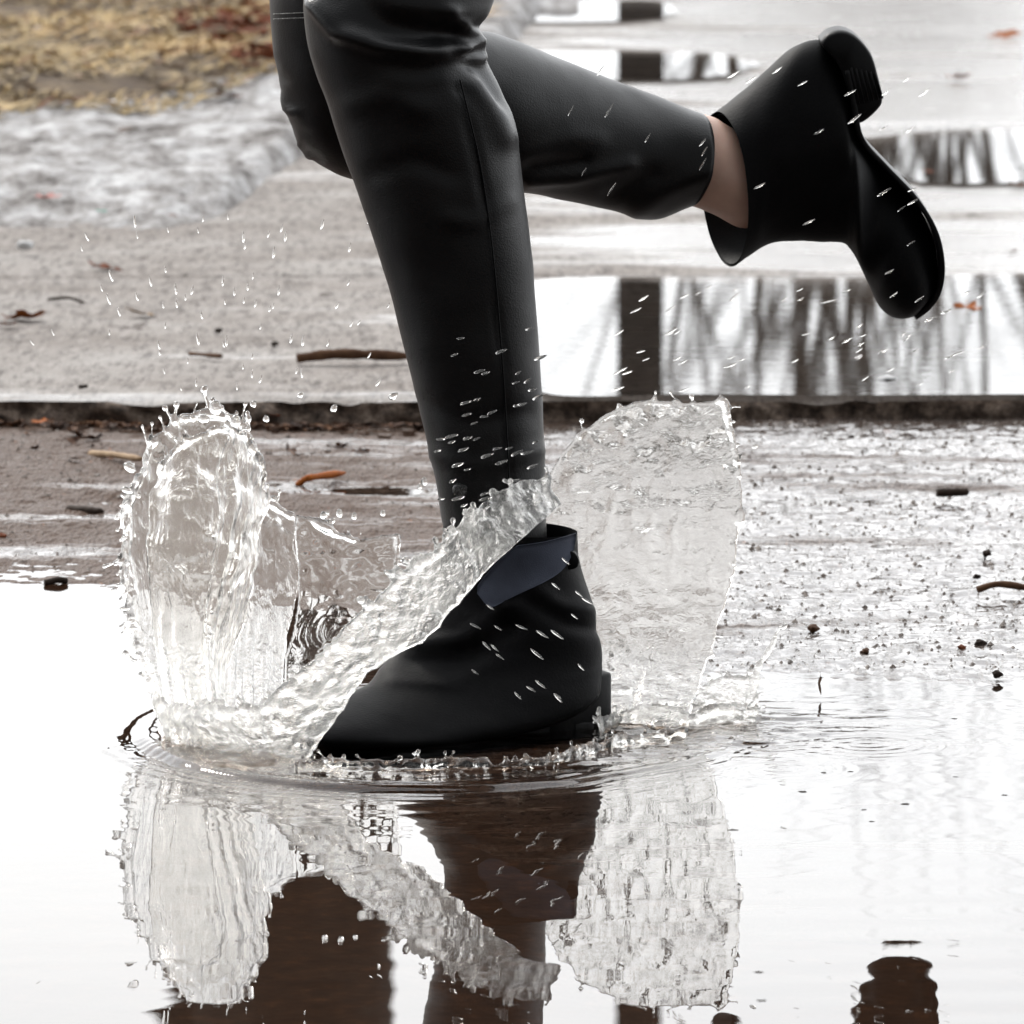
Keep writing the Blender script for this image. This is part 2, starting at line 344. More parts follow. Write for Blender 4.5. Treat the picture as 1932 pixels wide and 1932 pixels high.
_c[:, 1] += edge_y(_c[:, 0].astype(float)) * np.clip(1 - (_c[:, 1] - YK) / .10, 0, 1); pv.data.vertices.foreach_set('co', _c.ravel()); pv.data.update()
# front face of the pavement, crumbling aggregate
kx = axis(-1.0, 1.0, .006, -9, 9, 1.3); Vk, Fk = [], []
n = 9
base = np.stack([kx, np.full_like(kx, YK), 0 * kx], -1)
off = fbm(base, 14, 8, 3) * .006
for j in range(n):
    t = j / (n - 1); zz = pave_z(kx, np.full_like(kx, YK)) + .0006 - t * .05
    q = base.copy(); q[:, 2] = zz
    q[:, 1] = YK + edge_y(kx) - .0015 - .010 * t + .012 * fbm(q, 38, 12, 3) * (j > 0); Vk += list(q)
for j in range(n - 1):
    for i in range(len(kx) - 1):
        a = j * len(kx) + i; Fk.append((a, a + len(kx), a + len(kx) + 1, a + 1))
ke = mesh_obj('kerb', Vk, Fk, M['kerb']); tag(ke, kind='structure')

def puddle_patch(name, pts, z, seed, amp=.004):
    P = catmull(np.array(pts + [pts[0]], float), 220)[:-1]
    W = np.array([G(u, v, z) for u, v in P]); W[:, :2] += np.stack([fbm(W, 9, seed, 3) * amp * 4, fbm(W, 9, seed + 1, 3) * amp * 3], -1)
    bm = bmesh.new(); f = bm.faces.new([bm.verts.new(tuple(p)) for p in W]); bmesh.ops.triangulate(bm, faces=[f]); bm.normal_update()
    for f in bm.faces:
        if f.normal.z < 0: f.normal_flip()
    me = bpy.data.meshes.new(name); bm.to_mesh(me); bm.free(); me.materials.append(M['film'])
    o = bpy.data.objects.new(name, me); C.collection.objects.link(o); return tag(o, kind='structure')
def mat_film():
    b = NB('pavement_film'); t = b.t; t.nodes.remove(b.b)
    bm = b.bump(b.noise(22, 3, (.6, 1.6, 1)), .00006, 1.0)
    fr = b.n('ShaderNodeFresnel'); fr.inputs[0].default_value = 1.38
    tr = b.n('ShaderNodeBsdfTransparent'); tr.inputs[0].default_value = (.5, .46, .43, 1)
    gl = b.n('ShaderNodeBsdfAnisotropic'); gl.inputs['Roughness'].default_value = .022; b.l(bm, gl.inputs['Normal'])
    ms = b.n('ShaderNodeMixShader'); b.l(fr.outputs[0], ms.inputs[0]); b.l(tr.outputs[0], ms.inputs[1]); b.l(gl.outputs[0], ms.inputs[2])
    b.l(ms.outputs[0], b.o.inputs[0]); return b.m
M['film'] = mat_film()
puddle_patch('puddle', [(985, 700), (990, 560), (1040, 526), (1300, 523), (1600, 524), (1932, 515), (2600, 505), (3400, 560), (3400, 700), (2600, 740), (1932, 744), (1600, 745), (1300, 744), (1050, 745)], ZS + .0042, 3, .001)
puddle_patch('puddle', [(900, 120), (940, 98), (1150, 96), (1330, 100), (1420, 112), (1380, 138), (1250, 150), (1000, 148)], ZS + .0045, 5)
puddle_patch('puddle', [(1610, 300), (1640, 262), (1760, 248), (1932, 244), (2500, 240), (2500, 330), (1932, 345), (1720, 340)], ZS + .0045, 7)
puddle_patch('puddle', [(900, 30), (950, 5), (1150, 0), (1260, 4), (1240, 34), (1000, 40)], ZS + .0047, 9)

# dirty ice along the pavement, with the grass verge behind
def ice_front(X):
    return np.interp(X, [-3, -.66, -.48, -.40, -.34, -.30, -.1, .05], [9.75, 9.70, 9.72, 9.95, 10.6, 11.2, 11.6, 14])
def ice_z(X, Y):
    P = np.stack([X, Y, 0 * X], -1); d = Y - ice_front(X) - .12 * fbm(P, 2.5, 50, 3)
    return ZS - .012 + .042 * sm(-.15, .45, d) + .016 * fbm(P, 4, 51, 4, (1, .6, 1)) * sm(-.1, .3, d) + .006 * fbm(P, 28, 52, 2) * sm(-.1, .2, d)
def mat_icy():
    b = M['ice']; return b
ic = grid_mesh('ice', axis(-1.2, .1, .010, -9, .12, 1.3), axis(9.4, 13.4, .015, 9.39, 15, 1.2), ice_z, M['ice']); tag(ic, kind='structure')
def verge_front(X):
    return np.interp(X, [-3, -.9, -.60, -.45, -.36, -.22, -.05, .02, .1], [11.2, 11.3, 11.45, 11.85, 12.5, 12.9, 13.4, 16, 30])
def verge_z(X, Y):
    P = np.stack([X, Y, 0 * X], -1); d = Y - verge_front(X) - .15 * fbm(P, 3, 60, 2)
    return ZS - .02 + .07 * sm(-.2, .5, d) + .02 * fbm(P, 3, 61, 3) * sm(0, .4, d)
vg = grid_mesh('verge', axis(-1.4, .2, .03, -30, .3, 1.3), axis(11, 16, .04, 10.9, 60, 1.2), verge_z, M['soil'], keep=lambda x, y: y > verge_front(x) - .3); tag(vg, kind='structure')
# dry flattened grass on the verge
rng = np.random.default_rng(3)
N = 42000
gx = rng.uniform(-1.9, .15, N); gy = 11.0 + 5.4 * rng.random(N) ** 1.1
Pg = np.stack([gx, gy, 0 * gx], -1)
dens = fbm(Pg, 4.5, 70, 3)
okm = (gy > verge_front(gx) - .05 + .12 * fbm(Pg, 6, 71, 2)) & (dens > -.55)
gx, gy, dens = gx[okm], gy[okm], dens[okm]; n = len(gx)
z0 = np.maximum(verge_z(gx, gy), ice_z(gx, gy))
az = rng.uniform(0, 2 * np.pi, n); ln = rng.uniform(.02, .065, n); lift = rng.uniform(.05, .7, n); wd = rng.uniform(.0012, .0030, n)
dx, dy = np.cos(az) * np.cos(lift), np.sin(az) * np.cos(lift); dz = np.sin(lift)
sx, sy = -np.sin(az) * wd, np.cos(az) * wd
pts = []
for t, ws in ((0, 1), (.5, .8), (1, .1)):
    c = np.stack([gx + dx * ln * t, gy + dy * ln * t, z0 + dz * ln * t * (1 - .45 * t) + .004], -1)
    s = np.stack([sx, sy, sx * 0 + wd * .5], -1) * ws
    pts += [c - s, c + s]
V = np.stack(pts, 1).reshape(-1, 3); b0 = np.arange(n)[:, None] * 6
Q = np.concatenate([b0 + [0, 1, 3, 2], b0 + [2, 3, 5, 4]], 0)
me = bpy.data.meshes.new('dry_grass'); me.from_pydata(V.tolist(), [], Q.tolist())
at = me.attributes.new('tint', 'FLOAT', 'POINT')
tint = np.clip(.54 + .36 * dens + .18 * rng.standard_normal(n), 0, .9); tint = np.where(rng.random(n) < .04 + .25 * sm(-.55, -.25, gx) * (rng.random(n) < .6), 1.0, tint)
at.data.foreach_set('value', np.repeat(tint, 6)); me.materials.append(M['straw'])
go = bpy.data.objects.new('dry_grass', me); C.collection.objects.link(go)
tag(go, 'flattened straw coloured dry grass on the verge beyond the ice', 'grass', kind='stuff')

# ------------------------------------------------------------------ tree, post and shrubs beyond the frame (seen in the puddles)
def tube(pts, rads, seg=10, wob=0.0, seed=0, cap=True):
    P = np.array(pts, float); V, F = [], []
    for i, p in enumerate(P):
        d = P[min(i + 1, len(P) - 1)] - P[max(i - 1, 0)]; d = d / (np.linalg.norm(d) + 1e-9)
        a = np.cross(d, [0, 1, .3]); a /= np.linalg.norm(a) + 1e-9; b = np.cross(d, a)
        for k in range(seg):
            t = 2 * math.pi * k / seg; q = (a * math.cos(t) + b * math.sin(t))
            rr = rads[i] * (1 + wob * float(noise(p * 7 + q * 1.5, 1, seed))) if wob else rads[i]
            V.append(p + q * rr)
    m = len(P)
    for i in range(m - 1):
        for k in range(seg):
            a = i * seg + k; b = i * seg + (k + 1) % seg; F.append((a, b, b + seg, a + seg))
    if cap:
        F.append(tuple(range(seg))[::-1]); F.append(tuple((m - 1) * seg + k for k in range(seg)))
    return V, F
def join(parts):
    V, F = [], []
    for v, f in parts:
        o = len(V); V += list(v); F += [tuple(i + o for i in q) for q in f]
    return V, F
YT = 20.0; S = YT / 6 * .000441 * 1.0
def xt(u, y=YT): return (u - 966) / 966 * HALF * y / math.cos(PITCH)
def branchy(p, d, ln, r, depth, rnd, out):
    pts = [np.array(p)]; rads = [r]; dd = np.array(d, float)
    for i in range(5):
        dd = dd + rnd.normal(0, .10, 3); dd /= np.linalg.norm(dd); pts.append(pts[-1] + dd * ln / 5); rads.append(r * (1 - .13 * (i + 1)))
    out.append(tube(pts, rads, 6 if depth else 8))
    if depth <= 0: return
    for k in range(3 if depth > 1 else 4):
        i = rnd.integers(2, 6); q = dd + rnd.normal(0, .45, 3); q[2] = abs(q[2]) * .8 + .2; q /= np.linalg.norm(q)
        branchy(pts[i], q, ln * rnd.uniform(.5, .75), rads[i] * .6, depth - 1, rnd, out)
rnd = np.random.default_rng(11)
tr_ = empty('bare_tree', (xt(640), YT, 0)); tag(tr_, 'bare tree whose thick dark trunk is mirrored left in the puddle', 'tree')
tv = tube([(xt(655), YT, -.1), (xt(660), YT, 1.0), (xt(650), YT, 2.0), (xt(585), YT, 2.75), (xt(540), YT, 3.2), (xt(540), YT, 5.0), (xt(600), YT + .2, 6.5)], [.25, .195, .185, .23, .27, .15, .1], 20, .25, 5)
mesh_obj('trunk', *tv, M['bark'], tr_)
outb = []
branchy((xt(560), YT, 2.85), (-.75, .1, .8), 2.0, .11, 3, rnd, outb); branchy((xt(560), YT, 4.2), (.5, .3, .9), 2.2, .07, 3, rnd, outb)
branchy((xt(550), YT, 5.2), (-.5, -.2, .9), 2.2, .07, 3, rnd, outb); branchy((xt(600), YT + .2, 6.4), (.2, .1, 1), 2.2, .08, 3, rnd, outb)
mesh_obj('crown', *join(outb), M['bark'], tr_)
po = empty('wooden_post', (xt(1207), YT, 0)); tag(po, 'dark weathered post mirrored upright in the pavement puddle right of the shin', 'post')
hw = .062
pv_ = [(xt(1207) + sx * hw, YT + sy * hw, z) for z in (-.1, 4.4) for sx, sy in ((-1, -1), (1, -1), (1, 1), (-1, 1))]
mesh_obj('shaft', pv_, [(0, 1, 5, 4), (1, 2, 6, 5), (2, 3, 7, 6), (3, 0, 4, 7), (4, 5, 6, 7), (3, 2, 1, 0)], M['pole'], po, False)
cv = [(xt(1207) + sx * q, YT + sy * q, z) for z, q in ((4.4, .075), (4.44, .075), (4.49, .01)) for sx, sy in ((-1, -1), (1, -1), (1, 1), (-1, 1))]
mesh_obj('cap', cv, [(0, 1, 5, 4), (1, 2, 6, 5), (2, 3, 7, 6), (3, 0, 4, 7), (4, 5, 9, 8), (5, 6, 10, 9), (6, 7, 11, 10), (7, 4, 8, 11), (8, 9, 10, 11), (3, 2, 1, 0)], M['pole'], po, False)
SH = ['leafless shrub of upright stems mirrored just right of the post', 'densest leafless shrub mirrored beneath the raised boot', 'leafless shrub with slanting stems mirrored at the right edge']
for i, (u, nn, lean) in enumerate(((1400, 9, .05), (1585, 15, .0), (1850, 13, -.14))):
    e = empty('leafless_shrub', (xt(u), YT + 1.5, 0)); tag(e, SH[i], 'shrub', 'leafless shrubs along the far side')
    o_ = []
    for k in range(nn):
        x0 = xt(u, YT + 1.5) + float(np.clip(rnd.normal(0, .10), -.16, .16)) * (.6 if i == 0 else 1.3); 
        branchy((x0, YT + 1.5 + rnd.normal(0, .15), -.05), (lean + rnd.normal(0, .12), rnd.normal(0, .1), 1), rnd.uniform(1.5, 2.0), rnd.uniform(.013, .030), 2 if k % 2 else 1, rnd, o_)
    mesh_obj('stems', *join(o_), M['stem'], e)

# ------------------------------------------------------------------ the runner
def loft(secs, m=60, seg=48, caps=(False, False), power=1.0, disp=None, dirw=None, inner=None):
    """secs: (Au,Av, Bu,Bv, y, depth radius, shift px). Rings of an elliptical section between pixel points A and B on the plane y."""
    S_ = catmull(np.array(secs, float), m); V = []
    for s in S_:
        au, av, bu, bv, y, r, sh = s
        A, B = P3(au, av, y), P3(bu, bv, y); c = (A + B) / 2; a = (A - B) / 2; mm = y * HALF / 966
        for k in range(seg):
            t = 2 * math.pi * k / seg; ct, st = math.cos(t), math.sin(t)
            if power != 1: ct = math.copysign(abs(ct) ** power, ct); st = math.copysign(abs(st) ** power, st)
            V.append(c + a * ct + np.array([sh * mm, -r, 0]) * st)
    V = np.array(V)
    if disp is not None:
        Rr = V.reshape(m, seg, 3); c = Rr.mean(1, keepdims=True); nrm = Rr - c; nrm /= np.linalg.norm(nrm, axis=-1, keepdims=True) + 1e-9
        V = (Rr + nrm * disp(Rr, nrm)[..., None]).reshape(-1, 3)
    F = []
    for i in range(m - 1):
        for k in range(seg):
            a = i * seg + k; b = i * seg + (k + 1) % seg; F.append((a, b, b + seg, a + seg))
    V = list(V)
    if inner:            # a turned-in hem: wall thickness, then back inside
        th, back = inner; last = np.array(V[-seg:]); prev = np.array(V[-seg * 4:-seg * 3]); c = last.mean(0); cp = prev.mean(0)
        dr = cp - c; dr /= np.linalg.norm(dr)
        for dd, sc in ((0, 1 - th), (back, 1 - th), (back, .02)):
            o0 = len(V); V += [c + (p - c) * sc + dr * dd for p in last]
            for k in range(seg):
                a = o0 - seg + k; b = o0 - seg + (k + 1) % seg; F.append((a, b, b + seg, a + seg))
    if caps[0]: F.append(tuple(range(seg))[::-1])
    if caps[1]: F.append(tuple(len(V) - seg + k for k in range(seg)))
    return V, F
def ridges(lines):
    """creases: polylines in photo pixels with width and height; they push the near side of the cloth in or out"""
    def f(Rr, nrm):
        u, v = project(Rr); front = sm(.1, .6, -nrm[..., 1]) ; d = 0
        edge = sm(-.3, .3, -nrm[..., 1])
        for pts, wpx, amp in lines:
            best = np.full(u.shape, 1e9)
            for (a, b) in zip(pts[:-1], pts[1:]):
                ax, ay = a; bx, by = b; L2 = (bx - ax) ** 2 + (by - ay) ** 2
                t = np.clip(((u - ax) * (bx - ax) + (v - ay) * (by - ay)) / L2, 0, 1)
                best = np.minimum(best, np.hypot(u - ax - t * (bx - ax), v - ay - t * (by - ay)))
            d = d + amp * np.exp(-(best / wpx) ** 2) * edge
        d = d + .0010 * fbm(Rr, 22, 88, 2)
        return d
    return f
person = empty('person', G(1000, 1365)); tag(person, 'person in black leather trousers and black boots running through the puddle', 'person')
YS, YR = 5.985, 6.30
stand = [(900, -860, 1330, -760, YS + .10, .100, 0), (770, -560, 1190, -480, YS + .07, .095, 0), (650, -260, 1040, -220, YS + .03, .085, 0), (585, -70, 950, -40, YS + .01, .075, 0),
         (574, 0, 925, 24, YS, .072, 0), (578, 70, 903, 60, YS, .070, 0), (594, 140, 922, 118, YS, .068, 0), (622, 210, 962, 200, YS, .066, 0), (662, 330, 982, 300, YS, .062, 0), (702, 440, 998, 420, YS, .058, 0),
         (740, 560, 1009, 545, YS, .053, 0), (771, 690, 1020, 680, YS, .048, 0), (800, 805, 1025, 800, YS, .044, 0), (824, 915, 1028, 900, YS, .042, 0), (834, 975, 1031, 985, YS, .042, 4), (846, 1030, 1035, 1040, YS, .040, 0)]
leg1 = loft(stand, 150, 72, (True, False), disp=ridges([
    ([(600, 10), (640, 60), (720, 88), (800, 98), (862, 92)], 17, .0095), ([(650, -10), (730, 45), (830, 62)], 30, -.007),
    ([(905, 70), (880, 60), (850, 20)], 12, .006), ([(880, 110), (915, 140), (948, 190)], 14, -.006), ([(872, 92), (900, 78), (912, 92)], 7, .0055), ([(878, 112), (908, 112), (922, 98)], 6, .005), ([(868, 30), (862, 60), (850, 100)], 6, -.004), ([(740, 150), (790, 158), (840, 145)], 14, .0012), ([(900, 160), (930, 200), (955, 260)], 18, .005),
    ([(665, 200), (740, 180), (790, 205)], 24, .0026), ([(700, 330), (780, 300), (850, 330)], 16, -.0018), ([(960, 380), (900, 420), (850, 415)], 14, .0018), ([(800, 760), (880, 800), (1000, 780)], 16, -.0016), ([(815, 860), (900, 880), (1020, 850)], 13, .0018), ([(868, 160), (905, 330), (935, 560), (960, 900)], 3.5, -.0022)]), inner=(.05, .03))
raisd = [(930, -850, 1260, -700, YR - .12, .095, 0), (720, -520, 1090, -420, YR - .10, .09, 0), (560, -240, 930, -170, YR - .07, .083, 0), (512, -60, 870, -30, YR - .05, .078, 0),
         (516, 80, 830, 50, YR - .04, .074, 0), (532, 180, 815, 100, YR - .03, .072, 0), (560, 265, 815, 125, YR - .02, .070, 0), (610, 315, 835, 130, YR - .01, .068, 0),
         (700, 345, 862, 110, YR, .067, 0), (850, 356, 900, 62, YR + .02, .066, 0), (985, 362, 965, 74, YR + .04, .065, 0), (1060, 376, 1060, 112, YR + .06, .062, 0), (1150, 396, 1150, 148, YR + .08, .058, 0),
         (1232, 414, 1238, 181, YR + .095, .054, 10), (1298, 388, 1322, 212, YR + .10, .050, 34)]
leg2 = loft(raisd, 150, 72, (True, False), disp=ridges([
    ([(530, 185), (540, 205), (556, 214)], 8, .0042), ([(518, 120), (524, 140), (536, 150)], 9, -.002), ([(562, 275), (570, 290), (584, 296)], 6, .0035), ([(552, 240), (562, 248), (574, 250)], 8, -.0015),
    ([(1000, 340), (1080, 335), (1190, 310)], 12, .005), ([(1000, 318), (1100, 305)], 10, -.004), ([(990, 290), (1080, 260), (1130, 262)], 16, .002), ([(1200, 400), (1260, 360), (1330, 330)], 18, .003), ([(1150, 370), (1230, 330)], 14, -.0025)]), inner=(.05, .03))
tro = mesh_obj('trousers', *join([leg1, leg2]), M['leather'], person)
# double row of stitching on the raised knee
st = []
for row, vv in enumerate((26.5, 36.0)):
    for k in range(14):
        u0 = 516 + k * 4.2; vo = vv - k * .18
        st.append((u0, vo))
def on_surface(u, v, off=.0006, leg=None):
    """nearest trouser vertex seen at this pixel"""
    V = np.array((leg or leg2)[0]); pu, pv2 = project(V); k = (np.abs(pu - u) < 12) & (np.abs(pv2 - v) < 12)
    yy = V[k][:, 1].min() if k.any() else YR - .1
    return P3(u, v, yy - off)
tv_ = []
for (u, v) in st:
    a = on_surface(u, v); b = on_surface(u + 3.0, v - .3); tv_.append(tube([a, (a + b) / 2 - np.array([0, .0006, 0]), b], [.0004, .0005, .0004], 6))
mesh_obj('stitching', *join(tv_), M['thread'], tro)
sp_ = [on_surface(u, v, .0002, leg1) for u, v in ((868, 150), (884, 215), (902, 290), (916, 370), (928, 460), (938, 560), (946, 660), (953, 760), (958, 850), (961, 930))]
mesh_obj('seam', *tube(catmull(np.array(sp_), 80), [.0007] * 80, 6), M['boot'], tro)
# bare legs inside: one continuous body showing at the raised ankle
sk = [(1000, 300, 1010, 130, YR + .05, .040, 0), (1180, 365, 1190, 190, YR + .08, .037, 0), (1290, 385, 1330, 216, YR + .10, .036, 6), (1345, 404, 1372, 236, YR + .105, .035, 10), (1398, 430, 1420, 262, YR + .11, .034, 12), (1440, 420, 1452, 270, YR + .115, .030, 0), (1480, 400, 1484, 280, YR + .12, .022, 0)]
s1 = loft(sk, 60, 36, (True, True), disp=lambda Rr, nrm: .0035 * np.exp(-((project(Rr)[0] - 1385) / 26) ** 2 - ((project(Rr)[1] - 350) / 30) ** 2) * (nrm[..., 1] < 0))
sk2 = [(640, 40, 880, 30, YS, .05, 0), (690, 240, 930, 230, YS, .05, 0), (760, 520, 980, 500, YS, .042, 0), (850, 900, 1000, 880, YS, .033, 0), (870, 1080, 1024, 1090, YS, .034, 0), (820, 1230, 1100, 1290, YS - .01, .034, 0), (690, 1350, 900, 1385, YS - .08, .034, 0), (640, 1370, 720, 1388, YS - .09, .025, 0)]
s2 = loft(sk2, 60, 36, (True, True)); s3 = loft([(640, 40, 880, 30, YS, .05, 0), (700, -200, 980, -160, YS + .03, .07, 0), (850, -560, 1150, -480, YS + .07, .08, 0), (960, -820, 1280, -720, YS + .1, .09, 0)], 20, 36, (True, True))
s4 = loft([(960, -820, 1280, -720, YS + .1, .09, 0), (640, -300, 900, -200, YR - .07, .07, 0), (560, 60, 790, 40, YR - .04, .055, 0), (620, 270, 800, 130, YR - .01, .05, 0), (850, 320, 890, 110, YR + .02, .045, 0), (1000, 300, 1010, 130, YR + .05, .040, 0)], 50, 36, (True, True))
mesh_obj('legs', *join([s1, s2, s3, s4]), M['skin'], person)

# boots ---------------------------------------------------------------
def sole_strip(path, y0, wids, thick, m=70, tread=0):
    """path: pixel points along the upper's underside, wids: half widths, thick px outward (to the right of travel)"""
    Pp = catmull(np.array([(u, v, y, w_) for (u, v, y), w_ in zip(path, wids)], float), m); V, F = [], []
    for i, (u, v, y, wd_) in enumerate(Pp):
        d = Pp[min(i + 1, m - 1), :2] - Pp[max(i - 1, 0), :2]; d /= np.linalg.norm(d) + 1e-9; nn = np.array([-d[1], d[0]]) * thick
        c0 = P3(u, v, y); c1 = P3(u + nn[0], v + nn[1], y)
        b_ = (c1 - c0) * .12
        for p, k in ((c0, -1), (c0 + b_, -1.04), (c1 - b_, -1.04), (c1, -.98), (c1, .98), (c1 - b_, 1.04), (c0 + b_, 1.04), (c0, 1)):
            V.append(p + np.array([0, k * wd_, 0]))
    for i in range(m - 1):
        for k in range(8):
            a = i * 8 + k; b = i * 8 + (k + 1) % 8; F.append((a, b, b + 8, a + 8))
    F.append(tuple(range(8))[::-1]); F.append(tuple((m - 1) * 8 + k for k in range(8)))
    return V, F
def slab(poly, y, hw, rings=6, bulge=0, rib=None):
    """heel block: rounded prism whose side outline is poly (pixels), half width hw in depth"""
    P = catmull(np.array(poly + [poly[0]], float), 80)[:-1]; c = P.mean(0); V, F = [], []
    prof = [(-1, .90), (-.94, .975), (-.6, 1), (0, 1), (.6, 1), (.94, .975), (1, .90)]
    for k, s in prof:
        for (u, v) in P: V.append(P3(c[0] + (u - c[0]) * s, c[1] + (v - c[1]) * s, y) + np.array([0, k * hw, 0]))
    m = len(P)
    for j in range(len(prof) - 1):
        for i in range(m): F.append((j * m + i, j * m + (i + 1) % m, (j + 1) * m + (i + 1) % m, (j + 1) * m + i))
    F.append(tuple(range(m))[::-1]); F.append(tuple((len(prof) - 1) * m + i for i in range(m)))
    return V, F
def boot_wr(lines):
    f0 = ridges(lines); return lambda Rr, nrm: f0(Rr, nrm) + .0006 * fbm(Rr, 40, 91, 3)
# raised boot
yb = YR + .11
e2 = empty('boot', P3(1560, 300, yb)); attach(e2, person); e2['label'] = 'black ankle boot on the raised back foot'
up = [(1376, 503, 1356, 210, yb, .050, 42), (1405, 487, 1400, 176, yb, .048, 30), (1450, 462, 1446, 134, yb, .046, 12), (1510, 454, 1500, 88, yb, .044, 0), (1560, 456, 1556, 78, yb, .042, 0),
      (1590, 458, 1592, 130, yb, .041, 0), (1603, 468, 1606, 200, yb, .040, 0), (1618, 492, 1622, 262, yb, .041, 0), (1636, 532, 1668, 318, yb + .03, .044, 0), (1652, 565, 1722, 375, yb + .03, .047, 0), (1668, 586, 1756, 432, yb + .03, .046, 0),
      (1684, 597, 1768, 490, yb + .03, .041, 0), (1702, 601, 1765, 540, yb + .03, .031, 0), (1722, 598, 1750, 570, yb + .03, .012, 0)]
bu = mesh_obj('upper', *loft(up, 110, 56, (False, True), disp=boot_wr([([(1450, 440), (1530, 400), (1590, 330)], 22, -.002), ([(1480, 300), (1560, 280), (1600, 260)], 14, .0015)])), M['boot'], person)
def reparent(o, p, root): o.parent = p; o.matrix_parent_inverse = Matrix.Translation(-Vector(root.location) * 0)
def put(o, e):            # child of a boot empty that itself hangs from the person
    o.parent = e; o.matrix_parent_inverse = Matrix.Translation(-(Vector(e.location)))
# boot empties keep world coordinates: location minus parent inverse is identity by construction
put(bu, e2)
lin = mesh_obj('lining', *loft([(1377, 498, 1360, 216, yb, .047, 40), (1410, 480, 1408, 186, yb, .045, 28), (1452, 455, 1450, 142, yb, .043, 10), (1500, 440, 1500, 110, yb, .040, 0)], 20, 40, (False, True)), M['boot']); put(lin, e2)
put(mesh_obj('sole', *sole_strip([(1590, 128, yb), (1604, 195, yb), (1618, 258, yb), (1664, 312, yb + .03), (1719, 370, yb + .03), (1755, 430, yb + .03), (1768, 490, yb + .03), (1764, 540, yb + .03), (1746, 572, yb + .03), (1722, 594, yb + .03)], yb, [.036, .036, .034, .038, .044, .045, .040, .030, .020, .008], -10), M['sole']), e2)
hb = mesh_obj('heel', *slab([(1545, 72), (1560, 58), (1585, 52), (1612, 63), (1640, 96), (1654, 140), (1662, 180), (1655, 200), (1625, 226), (1608, 222), (1600, 180), (1580, 120), (1550, 84)], yb, .036), M['sole']); put(hb, e2)
rb = []
for k in range(6):
    u = 1606 + k * 9; rb.append(tube([P3(u, 128 + k * 2, yb - .0365), P3(u + 14, 196 - k * 2, yb - .0365)], [.0011, .0011], 6))
o = mesh_obj('tread', *join(rb), M['sole']); put(o, e2)
# standing boot
ys = YS
e1 = empty('boot', G(1050, 1360)); attach(e1, person); e1['label'] = 'black ankle boot planted in the puddle'
up1 = [(838, 992, 1091, 1004, ys - .005, .050, 0), (838, 1030, 1093, 1045, ys - .005, .049, 0), (838, 1080, 1104, 1092, ys - .005, .047, 0), (822, 1120, 1118, 1135, ys - .01, .045, 0), (792, 1168, 1130, 1190, ys - .015, .043, 0), (752, 1218, 1137, 1250, ys - .02, .041, 0),
       (716, 1262, 1128, 1318, ys - .035, .040, 0), (690, 1292, 1060, 1362, ys - .05, .041, 0), (652, 1312, 930, 1396, ys - .07, .045, 0), (618, 1330, 810, 1410, ys - .09, .047, 0), (590, 1345, 700, 1411, ys - .10, .047, 0), (574, 1358, 634, 1409, ys - .105, .041, 0), (565, 1375, 592, 1402, ys - .105, .022, 0)]
put(mesh_obj('upper', *loft(up1, 120, 56, (False, True), disp=boot_wr([([(790, 1215), (880, 1205), (960, 1140)], 15, .005), ([(770, 1250), (860, 1250), (970, 1180)], 13, -.005), ([(740, 1285), (850, 1290), (960, 1240)], 12, .003), ([(930, 1060), (900, 1130), (960, 1190)], 20, -.005), ([(1000, 1100), (1050, 1140), (1120, 1150)], 14, .003), ([(1010, 1140), (1070, 1180), (1130, 1190)], 12, -.003), ([(1147, 1262), (1060, 1285), (985, 1325)], 5, .0012)])), M['boot']), e1)
put(mesh_obj('lining', *loft([(843, 992, 1087, 1004, ys - .005, .047, 0), (843, 1030, 1089, 1045, ys - .005, .046, 0), (850, 1080, 1095, 1090, ys - .005, .042, 0)], 16, 40, (False, True)), M['boot']), e1)
# heel and sole of the planted boot, in metres on the puddle's bed
def plan_prism(outline, z0, z1, lip=.002):
    P = catmull(np.array(outline + [outline[0]], float), 96)[:-1]; c = P.mean(0); V, F = [], []; m = len(P)
    for z, s in ((z0, .97), (z0 + lip, 1), (z1 - lip, 1), (z1, .97)):
        for p in P: V.append((c[0] + (p[0] - c[0]) * s, c[1] + (p[1] - c[1]) * s, z))
    for j in range(3):
        for i in range(m): F.append((j * m + i, j * m + (i + 1) % m, (j + 1) * m + (i + 1) % m, (j + 1) * m + i))
    F.append(tuple(range(m))[::-1]); F.append(tuple(3 * m + i for i in range(m)))
    return V, F
hx = G(1126, 1357); tx = G(612, 1415); tx[1] = hx[1] - .115
ax_ = np.array([tx[0] - hx[0], tx[1] - hx[1]]); Ls = np.linalg.norm(ax_); ax_ /= Ls; pr = np.array([-ax_[1], ax_[0]])
def plan(t, s): q = hx[:2] + ax_ * Ls * t + pr * s; return (q[0], q[1])
put(mesh_obj('heel', *plan_prism([plan(0, .018), plan(.015, .030), plan(.12, .036), plan(.26, .034), plan(.27, 0), plan(.26, -.034), plan(.12, -.036), plan(.015, -.030), plan(0, -.018)], -.016, .043), M['sole']), e1)
put(mesh_obj('sole', *plan_prism([plan(0, .015), plan(.1, .036), plan(.4, .034), plan(.65, .044), plan(.85, .042), plan(.96, .031), plan(1, 0), plan(.96, -.034), plan(.85, -.046), plan(.65, -.046), plan(.4, -.036), plan(.1, -.036), plan(0, -.015)], -.0158, .006), M['sole']), e1)
